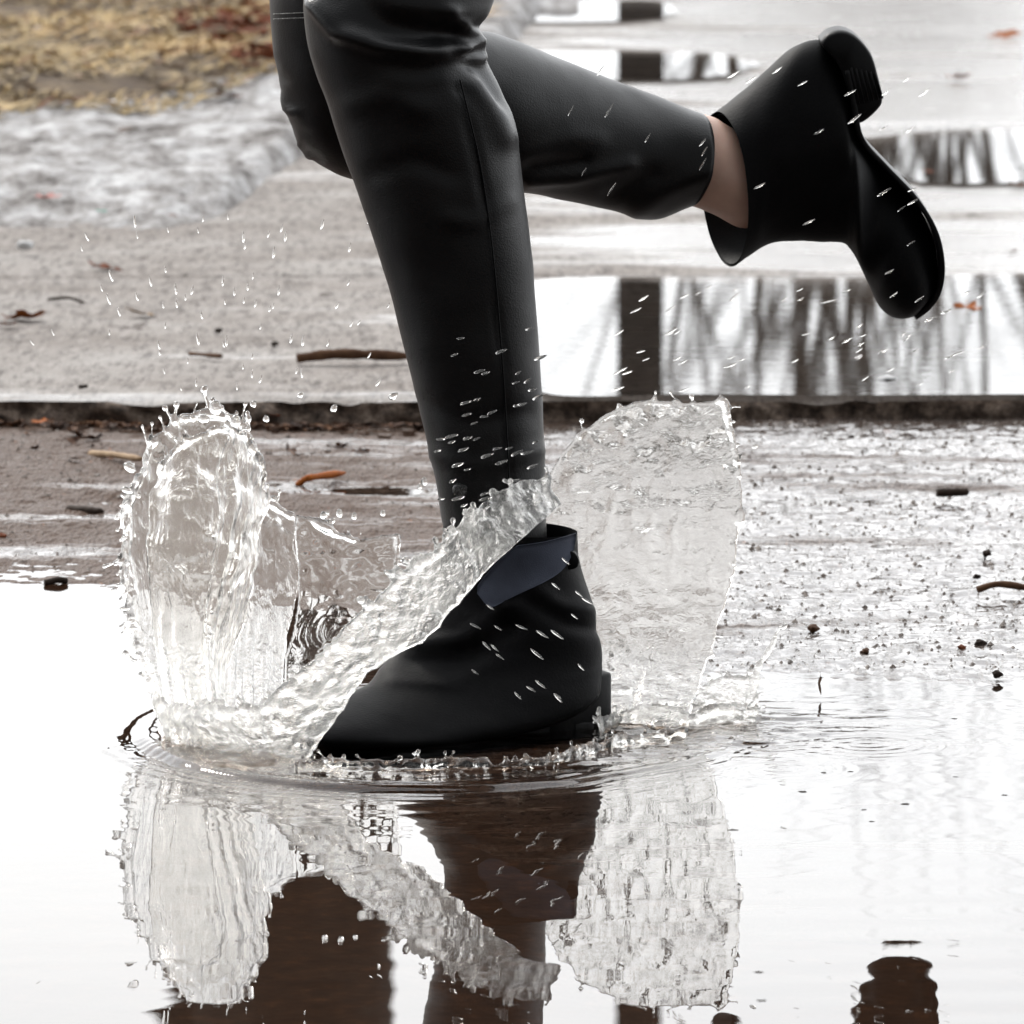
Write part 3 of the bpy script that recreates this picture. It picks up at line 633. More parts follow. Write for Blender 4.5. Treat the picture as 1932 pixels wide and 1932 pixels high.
# blue-grey sheen on the shaft, painted as a raised panel; then the pull tab
def patch(poly, y, hw, mat, name):
    o = mesh_obj(name, *slab(poly, y, hw), mat); put(o, e1); return o
def sheen(rows, name, mat):
    """a panel lying 1.5 mm proud of the near side of the shaft; rows of pixel points"""
    Rw = catmull(np.array([catmull(np.array(r, float), 14) for r in rows]), 14); V, F = [], []
    S1 = catmull(np.array(up1, float), 200)
    for j in range(14):
        for i in range(14):
            u, v = Rw[j, i]; k = np.argmin(np.abs((S1[:, 1] + S1[:, 3]) / 2 - v)); s = S1[k]
            cu = (s[0] + s[2]) / 2; hwp = abs(s[2] - s[0]) / 2; q = min(1, abs(u - cu) / hwp)
            V.append(P3(u, v, s[4] - s[5] * math.sqrt(max(0, 1 - q * q)) - .0024))
    for j in range(13):
        for i in range(13): a = j * 14 + i; F.append((a, a + 1, a + 15, a + 14))
    n0 = len(V); V2 = [p + np.array([0, .003, 0]) for p in V]; F2 = [tuple(x + n0 for x in f[::-1]) for f in F]
    ed = [i for i in range(14)] + [j * 14 + 13 for j in range(1, 14)] + [13 * 14 + i for i in range(12, -1, -1)] + [j * 14 for j in range(12, 0, -1)]
    F3 = [(ed[i], ed[(i + 1) % len(ed)], ed[(i + 1) % len(ed)] + n0, ed[i] + n0) for i in range(len(ed))]
    o = mesh_obj(name, V + V2, F + F2 + F3, mat); put(o, e1); return o
sheen([[(975, 1030), (1030, 1022), (1088, 1006)], [(940, 1060), (1010, 1060), (1080, 1045)], [(905, 1100), (960, 1110), (1050, 1085)], [(900, 1120), (925, 1145), (960, 1130)]], 'sheen_panel', M['sheen'])
slb = slab([(1062, 1048), (1070, 1036), (1084, 1040), (1092, 1054), (1088, 1068), (1072, 1072), (1062, 1062)], ys - .022, .010)
o = mesh_obj('pull_tab', *slb, M['boot']); put(o, e1)

# ------------------------------------------------------------------ the splash
def remesh(name, V, F, vox, mat, parent, smooth_it=2):
    o = mesh_obj(name, V, F, mat)
    md = o.modifiers.new('r', 'REMESH'); md.mode = 'VOXEL'; md.voxel_size = vox; md.use_smooth_shade = True
    ms = o.modifiers.new('s', 'SMOOTH'); ms.iterations = smooth_it; ms.factor = .5
    dg = bpy.context.evaluated_depsgraph_get(); ev = o.evaluated_get(dg); me = bpy.data.meshes.new_from_object(ev)
    o.modifiers.clear(); o.data = me; me.name = name
    if not me.materials: me.materials.append(mat)
    me.polygons.foreach_set('use_smooth', [True] * len(me.polygons)); attach(o, parent); return o
def sheet(cols, m=120, n=140, th=.0025, amp=.002, thn=.0015, rim=.003, seed=0, rib=.0, smooth_t=None, sc=60, fingers=0, flen=.02, edges=('top',), frnd=0.5, nscl=(1, 1, 1), ribs_s=None, jit=.0045):
    Cn = np.array([[P3(*q) if len(q) == 3 else G(*q) for q in col] for col in cols])
    for c_ in Cn:
        if c_[0][2] < .02: c_[0][2] = float(water_z(np.array([c_[0][0]]), np.array([c_[0][1]]))[0]) - .0015
    A = catmull(Cn, m); A = np.swapaxes(catmull(np.swapaxes(A, 0, 1), n), 0, 1)   # m columns x n rows
    tt_ = np.linspace(0, 1, n)[None, :, None]; A = A + jit * tt_ * np.stack([fbm(A, 26, seed + 31, 3), .3 * fbm(A, 26, seed + 32, 3), fbm(A, 26, seed + 33, 3)], -1)
    du = np.gradient(A, axis=0); dv = np.gradient(A, axis=1); N_ = np.cross(du, dv); N_ /= np.linalg.norm(N_, axis=-1, keepdims=True) + 1e-12
    s = np.linspace(0, 1, m)[:, None] * np.ones((1, n)); t = np.linspace(0, 1, n)[None, :] * np.ones((m, 1))
    k = 1 if smooth_t is None else .12 + .88 * sm(smooth_t[0], smooth_t[1], t)
    ribm = 1 - .85 * sm(*ribs_s, s) if ribs_s else 1
    ribs = ribm * rib * fbm(np.stack([s * 1.0, t * .12, 0 * s], -1), 22, seed + 5, 3) * (.4 + .6 * (1 - t))
    A = A + N_ * (ribs + amp * k * fbm(A, sc, seed, 3, nscl))[..., None]
    thk = th * (.7 + .3 * k) + thn * k * np.abs(fbm(A, sc * 1.7, seed + 9, 2, nscl))
    dgt = sm(.0, .04, t)
    F1, B1 = A + N_ * (thk / 2)[..., None], A - N_ * (thk / 2 + thn * k * .6 * fbm(A, sc * 1.3, seed + 12, 2))[..., None]
    V = list(F1.reshape(-1, 3)) + list(B1.reshape(-1, 3)); F = []; nb = m * n
    for i in range(m - 1):
        for j in range(n - 1):
            a = i * n + j; F.append((a, a + n, a + n + 1, a + 1)); F.append((nb + a, nb + a + 1, nb + a + n + 1, nb + a + n))
    ring = [i * n for i in range(m)] + [(m - 1) * n + j for j in range(1, n)] + [i * n + n - 1 for i in range(m - 2, -1, -1)] + [j for j in range(n - 2, 0, -1)]
    for a, b in zip(ring, ring[1:] + ring[:1]): F.append((a, nb + a, nb + b, b))
    parts = [(V, F)]; r2 = np.random.default_rng(seed + 100)
    for e in edges:
        path = {'top': A[:, -1], 'left': A[0, ::1], 'right': A[-1, ::1]}[e]
        rads = rim * (.8 + .8 * fbm(path, 60, seed + 3, 3)); parts.append(tube(path, np.maximum(rads, rim * .35), 8))
    for f in range(fingers):
        e = edges[int(r2.integers(0, len(edges)))]
        if e == 'top': i = int(r2.integers(0, m)); p = A[i, -1]; d = A[i, -1] - A[i, -8]; sd_ = du[i, -1]
        elif e == 'right': j = int(r2.integers(n // 5, n)); p = A[-1, j]; d = A[-1, j] - A[-6, j]; sd_ = dv[-1, j]
        else: j = int(r2.integers(n // 5, n)); p = A[0, j]; d = A[0, j] - A[5, j]; sd_ = dv[0, j]
        d = d / (np.linalg.norm(d) + 1e-9); d = d + r2.normal(0, frnd, 3) + np.array([0, 0, .1]); d /= np.linalg.norm(d)
        ln = flen * r2.uniform(.3, 1); r0 = rim * r2.uniform(.5, .9); q1 = p + d * ln * .5 + r2.normal(0, .12, 3) * ln; q2 = q1 + d * ln * .5
        parts.append(tube([p - d * .002, p + d * ln * .25, q1, q2], [r0, r0 * .7, r0 * .5, r0 * .55], 8))
        rb_ = r0 * r2.uniform(.7, 1.25); parts.append(tube([q2 + d * rb_ * x for x in (-1, -.7, 0, .7, 1)], [rb_ * x for x in (.05, .7, 1, .7, .05)], 8))
    return join(parts)
spl = empty('water_splash', FC); tag(spl, 'clear water splash thrown up in sheets around the planted boot', 'splash')
yA = 6.02
A_cols = [[(318, 1402), (262, 1230, 6.026), (233, 1060, 6.038), (246, 925, 6.056)],
          [(338, 1385), (298, 1200, 6.044), (266, 1000, 6.062), (288, 842, 6.086)],
          [(368, 1372), (345, 1200, 6.056), (330, 980, 6.080), (348, 792, 6.110)],
          [(402, 1366), (398, 1200, 6.068), (405, 980, 6.086), (404, 780, 6.116)],
          [(440, 1362), (440, 1200, 6.074), (455, 1000, 6.092), (455, 806, 6.116)],
          [(480, 1360), (480, 1220, 6.080), (500, 1060, 6.092), (494, 915, 6.110)],
          [(530, 1357), (536, 1250, 6.086), (560, 1110, 6.092), (556, 975, 6.110)],
          [(590, 1354), (600, 1250, 6.092), (640, 1110, 6.098), (645, 1012, 6.110)],
          [(650, 1352), (680, 1240, 6.092), (740, 1120, 6.098), (748, 1018, 6.110)]]
B_cols = A_cols[6:]; A_cols = A_cols[:7]
remesh('water_sheet', *sheet(A_cols, 160, 190, .0022, .0024, .0020, .0034, 1, .0042, sc=38, fingers=60, flen=.020, edges=('top', 'left'), smooth_t=(.25, .9)), .0013, M['clear'], spl)
remesh('water_sheet', *sheet(B_cols, 90, 160, .0020, .0024, .0018, .0026, 7, .0, sc=38, fingers=14, flen=.014, edges=('top', 'right'), smooth_t=(.45, .95)), .0013, M['smooth'], spl)
A2 = [[(322, 1408), (288, 1200, 5.980), (276, 1030, 5.970), (300, 885, 6.000)],
      [(366, 1416), (340, 1200, 5.970), (335, 1000, 5.960), (352, 830, 5.990)],
      [(405, 1418), (385, 1220, 5.970), (405, 1010, 5.970), (428, 808, 6.010)],
      [(430, 1412), (405, 1260, 5.990), (450, 1050, 6.000), (478, 860, 6.040)],
      [(452, 1400), (425, 1290, 6.020), (480, 1100, 6.050), (505, 945, 6.080)]]
remesh('water_sheet', *sheet(A2, 150, 190, .0020, .0022, .0018, .0032, 21, .0055, sc=38, fingers=20, flen=.012, smooth_t=(.1, .85)), .0013, M['clear'], spl)
Cc = [[(312, 1412), (311, 1390, 5.90), (310, 1362, 5.90), (314, 1330, 5.91)],
      [(395, 1445), (395, 1412, 5.85), (392, 1380, 5.84), (388, 1345, 5.84)],
      [(490, 1440), (495, 1412, 5.82), (492, 1378, 5.81), (482, 1338, 5.81)],
      [(572, 1425), (572, 1386, 5.81), (565, 1335, 5.80), (552, 1284, 5.80)],
      [(760, 1445), (698, 1268, 5.81), (676, 1240, 5.80), (640, 1198, 5.80)],
      [(860, 1440), (800, 1205, 5.82), (766, 1162, 5.81), (732, 1116, 5.81)],
      [(950, 1432), (890, 1105, 5.84), (862, 1065, 5.83), (838, 1030, 5.83)],
      [(1040, 1425), (982, 1018, 5.86), (955, 980, 5.86), (930, 945, 5.86)],
      [(1130, 1415), (1062, 950, 5.90), (1048, 920, 5.90), (1035, 890, 5.90)]]
remesh('water_sheet', *sheet(Cc[:4] + [[c[1], tuple(np.array(c[1]) * .6 + np.array(c[2]) * .4), c[2], c[3]] for c in Cc[4:]], 260, 90, .0030, .0032, .0040, .0042, 41, .0012, sc=70, fingers=70, flen=.010), .0013, M['froth'], spl)
D = [[(1010, 1372), (1000, 1250, 6.040), (1000, 1080, 6.043), (1008, 940, 6.046)],
     [(1080, 1370), (1078, 1230, 6.043), (1078, 1010, 6.049), (1085, 835, 6.055)],
     [(1150, 1371), (1170, 1230, 6.046), (1190, 990, 6.055), (1185, 768, 6.064)],
     [(1222, 1374), (1255, 1240, 6.046), (1295, 990, 6.058), (1285, 760, 6.070)],
     [(1284, 1382), (1332, 1250, 6.043), (1396, 985, 6.055), (1372, 756, 6.067)]]
remesh('water_sheet', *sheet(D, 210, 240, .0024, .0016, .0018, .0026, 61, .0022, sc=36, fingers=22, flen=.012, edges=('top', 'right'), jit=.0018), .0014, M['mist'], spl)
E = [[(1290, 1388), (1292, 1350, 6.05), (1298, 1325, 6.06), (1306, 1300, 6.07)],
     [(1350, 1376), (1350, 1345, 6.06), (1354, 1315, 6.07), (1360, 1285, 6.08)],
     [(1412, 1358), (1414, 1335, 6.07), (1420, 1308, 6.08), (1430, 1272, 6.08)]]
v1 = sheet(E, 60, 60, .0022, .002, .0025, .0030, 81, .001, sc=60, fingers=12, flen=.010, edges=('top', 'right'))
wp = [P3(1412, 1352, 6.08), P3(1420, 1310, 6.08), P3(1432, 1265, 6.08), P3(1448, 1232, 6.08), P3(1466, 1204, 6.08), P3(1490, 1172, 6.08)]
wp = catmull(np.array(wp), 60); wr = .0036 * (1 + .7 * fbm(wp, 90, 7, 2)) * np.linspace(1.2, .6, 60)
v2 = tube(wp + np.stack([.004 * noise(wp, 60, 3), 0 * wp[:, 0], .003 * noise(wp, 60, 4)], -1), np.maximum(wr, .001), 8)
remesh('water_sheet', *join([v1, v2]), .0013, M['froth'], spl)
# low churned collar at the boot and small crown in front
Cl = [[G(u, v) for (u, v) in ()]]
def collar(pts, hpx, seed, y_off=0, nf=40):
    cols = []
    for k, (u, v) in enumerate(pts):
        g = G(u, v + 4); y = g[1] - y_off; h = hpx * (0.3 + .6 * abs(math.sin(k * 1.9 + seed))); cols.append([(u, v + 4), (u, v - h * .35, y), (u + 1, v - h * .7, y), (u + 2, v - h, y)])
    return sheet(cols, 240, 26, .0030, .0030, .003, .0030, seed, .001, sc=90, fingers=nf, flen=.010, frnd=.8)
remesh('water_collar', *collar([(560, 1442), (650, 1450), (740, 1452), (830, 1452), (920, 1448), (1010, 1440), (1090, 1425), (1150, 1408), (1220, 1400), (1290, 1392)], 17, 91, 0, 50), .0013, M['clear'], spl)
remesh('water_collar', *collar([(1130, 1378), (1180, 1362), (1240, 1356), (1300, 1362), (1360, 1360), (1425, 1362)], 24, 95, 0, 40), .0013, M['froth'], spl)

# droplets ------------------------------------------------------------
def drop_mesh(ratio, seed):
    bm = bmesh.new(); bmesh.ops.create_icosphere(bm, subdivisions=3, radius=1)
    for v in bm.verts:
        k = 1 + .12 * float(noise(np.array(v.co), 1.3, seed)); v.co = v.co * k
        z = v.co.z; v.co.z *= ratio; s = 1 - .22 * z; v.co.x *= s; v.co.y *= s
    me = bpy.data.meshes.new('water_droplet'); bm.to_mesh(me); bm.free(); me.materials.append(M['drop'])
    me.polygons.foreach_set('use_smooth', [True] * len(me.polygons)); return me
dm = {r: [drop_mesh(r, s) for s in range(3)] for r in (1.0, 1.6, 2.4, 3.4, 5.0)}
def drop(u, v, y, half_len, half_w, ang, label, group):
    r = half_len / half_w; key = min(dm, key=lambda k: abs(k - r)); o = bpy.data.objects.new('water_droplet', random.choice(dm[key])); C.collection.objects.link(o)
    mm = y * HALF / 966; o.location = tuple(P3(u, v, y)); sc = half_w * mm; o.scale = (sc, sc, sc * (r / key))
    o.rotation_euler = (random.uniform(-.15, .15), R(90 - ang), 0); tag(o, label, 'droplet', group)
rg = random.Random(5)
def spread(nn, box, y, lw, ww, ang, label, group, inside=None, bias=None):
    c = 0; tries = 0
    while c < nn and tries < 5000:
        tries += 1
        u = rg.uniform(box[0], box[2]); v = rg.uniform(box[1], box[3])
        if bias and rg.random() > bias(u, v): continue
        k = rg.random() ** 2; drop(u, v, rg.uniform(*y), lw[0] + (lw[1] - lw[0]) * k, ww[0] + (ww[1] - ww[0]) * k, ang(u, v) + rg.gauss(0, 6), label, group); c += 1
g1 = 'droplets in front of the black shin'
spread(48, (825, 620, 1020, 960), (5.86, 5.90), (6.5, 13), (2.0, 3.4), lambda u, v: 18, 'small bright water droplet flying in front of the black trouser shin', g1, bias=lambda u, v: .35 + .65 * (v > 700))
g2 = 'pale droplets over the concrete on the left'
spread(74, (40, 400, 740, 740), (5.95, 6.3), (6, 12), (1.4, 2.7), lambda u, v: 118 - (u - 40) / 700 * 55, 'tiny pale water droplet over the dry concrete left of the shin', g2, bias=lambda u, v: .25 + .75 * math.exp(-((u - 480) / 200) ** 2 - ((v - 580) / 90) ** 2))
g3 = 'droplets in front of the raised boot'
spread(24, (1380, 120, 1760, 590), (6.20, 6.32), (9, 16), (1.4, 2.2), lambda u, v: 30, 'thin water droplet flying in front of the raised black boot', g3)
g4 = 'droplets over the reflecting puddle on the right'
spread(56, (1165, 540, 1920, 745), (6.05, 6.35), (7, 15), (1.4, 2.5), lambda u, v: 28, 'thin water droplet over the branch reflections in the pavement puddle', g4, bias=lambda u, v: 1.0 if u < 1330 else .4)
g5 = 'droplets in front of the planted boot'
spread(22, (860, 1040, 1110, 1330), (5.74, 5.80), (8, 17), (1.6, 2.7), lambda u, v: -38, 'thin water droplet flying in front of the planted black boot', g5)
g6 = 'droplets over the raised trouser shin'
spread(9, (1000, 130, 1330, 380), (6.20, 6.32), (9, 16), (1.4, 2.0), lambda u, v: 55, 'thin water droplet in front of the raised trouser shin', g6)
for (u, v, r, e, a, lb) in ((406, 768, 12, 14, 90, 'large round water droplet at the very top of the left splash'), (444, 794, 10, 12, 80, 'round water droplet just right of the left splash top'), (385, 790, 8, 12, 0, 'flattened water droplet just left of the left splash top'),
        (350, 790, 7, 9, 20, 'water droplet clinging above the left shoulder of the splash'), (478, 762, 6, 7, 60, 'water droplet in front of the kerb right of the splash top'), (567, 745, 5, 7, 40, 'water droplet in front of the kerb above the low splash rim'),
        (630, 770, 6, 8, 60, 'water droplet in front of the gutter left of the shin'), (742, 747, 6, 10, 30, 'water droplet in front of the kerb touching the shin side'), (502, 790, 6, 7, 90, 'water droplet beside the upright rust leaf'),
        (886, 768, 8, 13, 30, 'large clear droplet on the left of a pair before the shin'), (870, 922, 12, 17, 20, 'largest clear water droplet in front of the lower shin'), (893, 772, 8, 12, 15, 'large clear droplet on the right of a pair before the shin'),
        (245, 882, 9, 13, -50, 'water droplet just outside the left splash edge'), (240, 925, 6, 12, -20, 'long droplet off the upper left splash edge'), (800, 908, 6, 8, 90, 'round water droplet beside the lower shin over the wet road'), (792, 918, 4, 6, 80, 'tiny water droplet under the round one by the shin'),
        (236, 1148, 4, 10, 0, 'droplet floating off the left splash over white water'), (252, 1185, 4, 9, 0, 'lower droplet floating off the left splash over white water'), (1480, 1182, 4, 8, 40, 'droplet at the tip of the small right splash finger'),
        (610, 972, 6, 8, 90, 'water droplet above the low rim of the splash, leftmost of three'), (640, 968, 6, 8, 90, 'water droplet above the low rim of the splash, middle of three'), (668, 974, 5, 7, 90, 'water droplet above the low rim of the splash, rightmost of three'),
        (722, 968, 5, 6, 90, 'small droplet above the bright corner of the low rim'), (1425, 842, 4, 7, 30, 'droplet thrown just outside the right splash edge')):
    drop(u, v, 5.95, e, r, a, lb, 'larger droplets around the splash')

# ------------------------------------------------------------------ leaves, twigs and bits on the ground
def leaf_mesh(seed, kind):
    r_ = np.random.default_rng(seed); m = 40; pts = []
    for k in range(m):
        t = 2 * math.pi * k / m; lob = 1 + (.28 if kind == 'lobed' else .06) * math.cos(5 * t) + .08 * r_.normal()
        pts.append((math.cos(t) * .5 * lob, math.sin(t) * (.36 if kind == 'lobed' else .2) * lob))
    V, F = [], []; rings = 5
    for j in range(rings):
        s = (j + .0) / (rings - 1) if j else .02
        for (x, y) in pts:
            X, Y = x * s, y * s
            V.append((X, Y, .22 * (X * X + 1.6 * Y * Y) * (1 if seed % 2 else 1.6) + .10 * float(noise(np.array([X * 4, Y * 4, seed]), 1, 3)) + .02))
    for j in range(rings - 1):
        for k in range(m): F.append((j * m + k, j * m + (k + 1) % m, (j + 1) * m + (k + 1) % m, (j + 1) * m + k))
    F.append(tuple(range(m))[::-1])
    V = np.array(V); nb = len(V); Vb = V - np.array([0, 0, .018]); Fb = [tuple(i + nb for i in f[::-1]) for f in F]
    rim = [(rings - 1) * m + k for k in range(m)]; Fr = [(rim[k], nb + rim[k], nb + rim[(k + 1) % m], rim[(k + 1) % m]) for k in range(m)]
    sv, sf = tube([(-.48, 0, .06), (-.62, .03, .07), (-.78, .02, .04)], [.014, .012, .010], 6)
    return join([(list(V) + list(Vb), F + Fb + Fr), (sv, sf)])
def leaf(u, v, wpx, col, label, z=0, kind='lobed', tilt=(0, 0), rot=None, flat=.6, group=None, name='fallen_leaf', cat='leaf'):
    g = G(u, v, z); sz = wpx * g[1] * HALF / 966
    o = mesh_obj(name, *leaf_mesh(int(u + v) % 50, kind), LM[col]); o.location = tuple(g); o.scale = (sz, sz, sz * flat)
    o.rotation_euler = (tilt[0], tilt[1], rot if rot is not None else rg.uniform(0, 6.28)); return tag(o, label, cat, group)
ZP = ZS + .004
for a in ((48, 598, 78, 'orange', 'largest orange brown leaf lying on the dry concrete', ZP), (14, 612, 44, 'rust', 'rust leaf cut by the frame beside the large orange leaf', ZP), (268, 591, 52, 'tan', 'pale tan leaf on the concrete nearest the joint line', ZP),
          (197, 504, 58, 'rust', 'long brown leaf just above the concrete joint', ZP), (288, 271, 30, 'orange', 'small orange leaf on the dirty ice', ZS + .03), (325, 406, 20, 'rust', 'rust leaf scrap at the tip of the ice', ZP + .01),
          (373, 405, 26, 'rust', 'rust leaf on the concrete just off the ice tip', ZP), (76, 796, 44, 'orange', 'orange leaf tucked under the kerb at left', .012), (512, 782, 40, 'rust', 'rust leaf standing up in the gutter', .010),
          (1808, 146, 52, 'orange', 'bright orange red leaf on the wet pavement at right', ZP), (1897, 66, 54, 'orange', 'orange leaf furthest up the wet pavement at right', ZP), (1819, 586, 78, 'orange', 'orange leaf under water in the pavement puddle', ZP - .003),
          (1755, 325, 36, 'rust', 'rust leaf by the edge of the small far puddle', ZP), (1924, 350, 40, 'brown', 'brown leaf cut by the right frame edge', ZP), (1912, 474, 30, 'brown', 'brown leaf above the pavement puddle at right', ZP),
          (1778, 757, 62, 'orange', 'orange leaf lying against the kerb at right', .020), (1464, 772, 60, 'rust', 'red brown leaf beside the right splash edge under the kerb', .012), (1807, 779, 40, 'brown', 'brown crumpled leaf below the orange kerb leaf', .010),
          (1655, 312, 30, 'brown', 'dark brown leaf left of the far puddle', ZP), (1700, 520, 26, 'brown', 'brown leaf scrap on the far rim of the pavement puddle', ZP + .002), (1640, 190, 30, 'dark', 'dark leaf on the wet pavement behind the raised heel', ZP),
          (340, 372, 34, 'dark', 'dark leaf scrap at the ice edge near centre', ZP + .012), (420, 290, 60, 'brown', 'wide dark brown leaf at the foot of the ice', ZP + .01), (430, 180, 50, 'rust', 'rust leaf on the ice beside the verge', ZS + .035),
          (235, 245, 34, 'brown', 'brown leaf where ice meets grass', ZS + .045), (470, 45, 62, 'rust', 'rust leaf in the leaf litter above the ice', ZS + .07), (500, 96, 56, 'orange', 'orange leaf in the litter nearest the raised knee', ZS + .06), (450, 110, 50, 'rust', 'rust leaf lowest in the litter above the ice', ZS + .06)):
    leaf(*a[:6 - 1], a[5] if len(a) > 6 else a[4], ) if False else leaf(a[0], a[1], a[2], a[3], a[4], a[5], kind='lobed' if a[2] > 30 else 'long', tilt=(rg.uniform(-.25, .25), rg.uniform(-.2, .2)))
lf = leaf(1546, 1292, 34, 'brown', 'small brown leaf standing upright in the water at right', .012, 'long', (0, R(90)), .3, .8)
# leaf litter at the verge
VV = []
for k in range(230):
    u, v = rg.uniform(330, 560), rg.uniform(-30, 130)
    if rg.random() > (u - 330) / 160 + .15: continue
    g = G(u, v, ZS + .055); s = rg.uniform(.02, .045); a = rg.uniform(0, 6.28); tl = rg.uniform(-.6, .6)
    v0, f0 = leaf_mesh(k, 'lobed' if k % 2 else 'long'); v0 = np.array(v0) * s
    Rm = np.array((Matrix.Rotation(a, 3, 'Z') @ Matrix.Rotation(tl, 3, 'X'))); VV.append((list(v0 @ Rm.T + g + np.array([0, 0, rg.uniform(0, .02)])), f0))
tag(mesh_obj('leaf_litter', *join(VV), LM['rust']), 'rust brown leaf litter on the verge behind the raised knee', 'leaf litter', kind='stuff')
VV = []
for k in range(420):
    u = rg.uniform(-40, 800); v = rg.gauss(782, 14) if rg.random() < .8 else rg.uniform(745, 900)
    if rg.random() > .35 + .5 * (math.sin(u / 70) > -.2): continue
    g = G(u, v, .0); 
    if g[1] > YK - .015: g[1] = YK - .015 - rg.random() * .03
    g[2] = float(road_z(np.array([g[0]]), np.array([g[1]]))[0]) + .003; s_ = rg.uniform(.006, .026); a = rg.uniform(0, 6.28)
    v0, f0 = leaf_mesh(k + 500, 'lobed' if k % 2 else 'long'); v0 = np.array(v0) * s_ * np.array([1, rg.uniform(.3, 1), 1])
    Rm = np.array((Matrix.Rotation(a, 3, 'Z') @ Matrix.Rotation(rg.uniform(-.8, .8), 3, 'X'))); VV.append((list(v0 @ Rm.T + g), f0))
tag(mesh_obj('leaf_debris', *join(VV), mat_simple('rotting_leaf', [(.38, (.02, .012, .009)), (.5, (.075, .04, .026)), (.62, (.20, .10, .05)), (.7, (.26, .19, .13))], 35, .6, spec=.1)), 'dark rotting leaf debris gathered in the gutter under the kerb', 'leaf debris', kind='stuff')
def stick(pts, rad, col, label, name='twig', cat='twig', group=None):
    P = catmull(np.array(pts, float), 14); c = P[0].copy(); r_ = rad * (1 + .25 * noise(P, 80, 2)); r_[-1] *= .4
    o = mesh_obj(name, *tube(P - c, r_, 8), LM[col]); o.location = tuple(c); return tag(o, label, cat, group)
stick([G(172, 856, .008), G(215, 858, .014), G(268, 866, .02)], .0035, 'tan', 'tan reed lying behind the left splash')
stick([G(562, 915, .004), G(575, 905, .010), G(592, 900, .012), G(650, 892, .010)], .0038, 'orange', 'bent orange brown twig in the small gutter pool')
stick([G(560, 676, ZP + .004), G(640, 668, ZP + .008), G(775, 672, ZP + .004)], .006, 'brown', 'long dark wood strip on concrete beside the shin')
stick([G(358, 667, ZP), G(420, 672, ZP + .003)], .0025, 'brown', 'thin brown twig on the concrete left of the shin')
stick([G(90, 565, ZP), G(130, 562, ZP + .003), G(160, 572, ZP)], .002, 'dark', 'thin dark stem on concrete above the large orange leaf')
stick([G(1768, 930, .012), G(1828, 928, .012)], .0042, 'dark', 'short dark stick lying on the wet road at right')
stick([G(1845, 1112, .010), G(1885, 1102, .016), G(1945, 1110, .010)], .0032, 'brown', 'brown twig on the wet road cut by the right frame')
stick([G(85, 1100, .002), G(110, 1094, .004), G(128, 1097, .002)], .003, 'dark', 'small dark twig at the water edge on the left')
stick([G(130, 962, .006), G(195, 966, .008)], .0045, 'dark', 'dark stick beside the small pool left of the splash')
stick([G(150, 1330 - 600, ZP), G(165, 728, ZP)], .002, 'dark', 'tiny dark stem near the kerb on the left')
def pebble(u, v, wpx, col, label, z=.006, name='pebble', cat='pebble', flat=.7, group=None):
    g = G(u, v, z); bm = bmesh.new(); bmesh.ops.create_icosphere(bm, subdivisions=3, radius=.5)
    for q in bm.verts:
        k = 1 + .45 * float(noise(np.array(q.co), 3.0, int(u))); q.co = q.co * k; q.co.z *= flat
    me = bpy.data.meshes.new(name); bm.to_mesh(me); bm.free(); me.materials.append(LM[col]); me.polygons.foreach_set('use_smooth', [True] * len(me.polygons))
    o = bpy.data.objects.new(name, me); C.collection.objects.link(o); s = wpx * g[1] * HALF / 966; o.location = tuple(g); o.scale = (s, s, s); return tag(o, label, cat, group)
pebble(1861, 1044, 20, 'dark', 'dark pebble on bright wet road at right'); pebble(1843, 1088, 13, 'dark', 'small dark pebble below the other on bright wet road')
pebble(1535, 1186, 22, 'brown', 'dark brown pebble on the wet road right of the splash'); pebble(1632, 1228, 18, 'brown', 'brown pebble between the splash and the right edge')
pebble(1816, 1222, 16, 'rust', 'rust coloured crumb, left of a pair near the water'); pebble(1848, 1216, 24, 'dark', 'dark pebble, right of a pair near the water')
pebble(1881, 1272, 18, 'dark', 'dark pebble nearest the white water at right'); pebble(1606, 826, 14, 'dark', 'dark crumb on the road below the kerb')
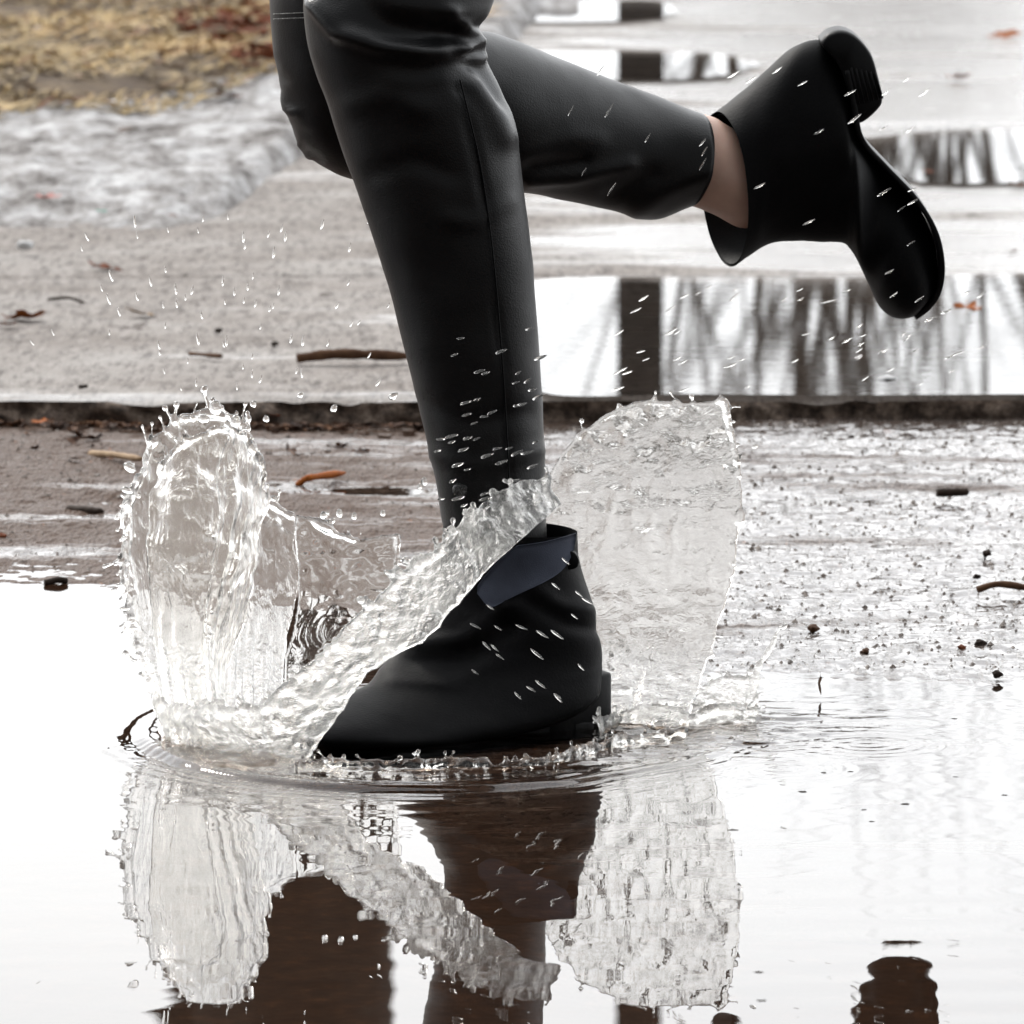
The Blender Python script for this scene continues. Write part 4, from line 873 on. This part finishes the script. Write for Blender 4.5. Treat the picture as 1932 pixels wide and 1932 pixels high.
pebble(413, 624, 14, 'dark', 'dark speck of grit on the concrete left of the shin', ZP); pebble(518, 648, 14, 'dark', 'dark grit nearest the shin on the concrete', ZP); pebble(4, 1012, 18, 'rust', 'rust crumb at the left frame edge by the water')
pebble(50, 462, 30, 'white', 'white lump of ice at the foot of the dirty ice', ZP + .01, 'ice_chunk', 'ice'); pebble(1668, 715, 34, 'white', 'grey white lump at the near rim of the pavement puddle', ZP, 'ice_chunk', 'ice', .4)
leaf(88, 372, 60, 'pink', 'faded pink scrap of litter frozen on the ice', ZS + .035, name='litter_scrap', cat='litter'); leaf(192, 398, 30, 'green', 'small green scrap of litter on the ice edge', ZS + .035, 'long', name='litter_scrap', cat='litter')
for k, (u, v) in enumerate(((1383, 1566), (1515, 1494), (1630, 1528), (1645, 1550), (1708, 1517), (1803, 1466), (1895, 1500), (1432, 1834), (1437, 1888), (1801, 1356), (1555, 1458), (1605, 1456))):
    pebble(u, v, 17 if k in (0, 1, 4, 7, 8) else 11, 'dark', 'dark speck floating on the white water right of the boot', .0, 'floating_speck', 'speck', .10, 'specks floating on the water')
# loose grit over the road, nobody could count it
gv, gf = [], []; N = 9500; r_ = np.random.default_rng(9)
X = r_.uniform(-.75, .75, N); Y = r_.uniform(6.25, YK - .02, N); ok = (Y > shore(X) + .03); X, Y = X[ok], Y[ok]
Z = road_z(X, Y); s = .0007 + .0024 * r_.random(len(X)) ** 4
octa = np.array([(1, 0, 0), (0, 1, 0), (-1, 0, 0), (0, -1, 0), (0, 0, .8), (0, 0, -.8)]); of = [(0, 1, 4), (1, 2, 4), (2, 3, 4), (3, 0, 4), (1, 0, 5), (2, 1, 5), (3, 2, 5), (0, 3, 5)]
for i in range(len(X)):
    b0 = len(gv); gv += list(octa * s[i] * r_.uniform(.6, 1.4, (6, 1)) + (X[i], Y[i], Z[i])); gf += [tuple(q + b0 for q in f) for f in of]
M['grit'] = mat_simple('grit', [(.3, (.03, .022, .018)), (.5, (.10, .075, .06)), (.7, (.24, .20, .17))], 90, .5)
tag(mesh_obj('grit', gv, gf, M['grit'], smooth=False), 'fine wet grit scattered over the road', 'grit', kind='stuff')
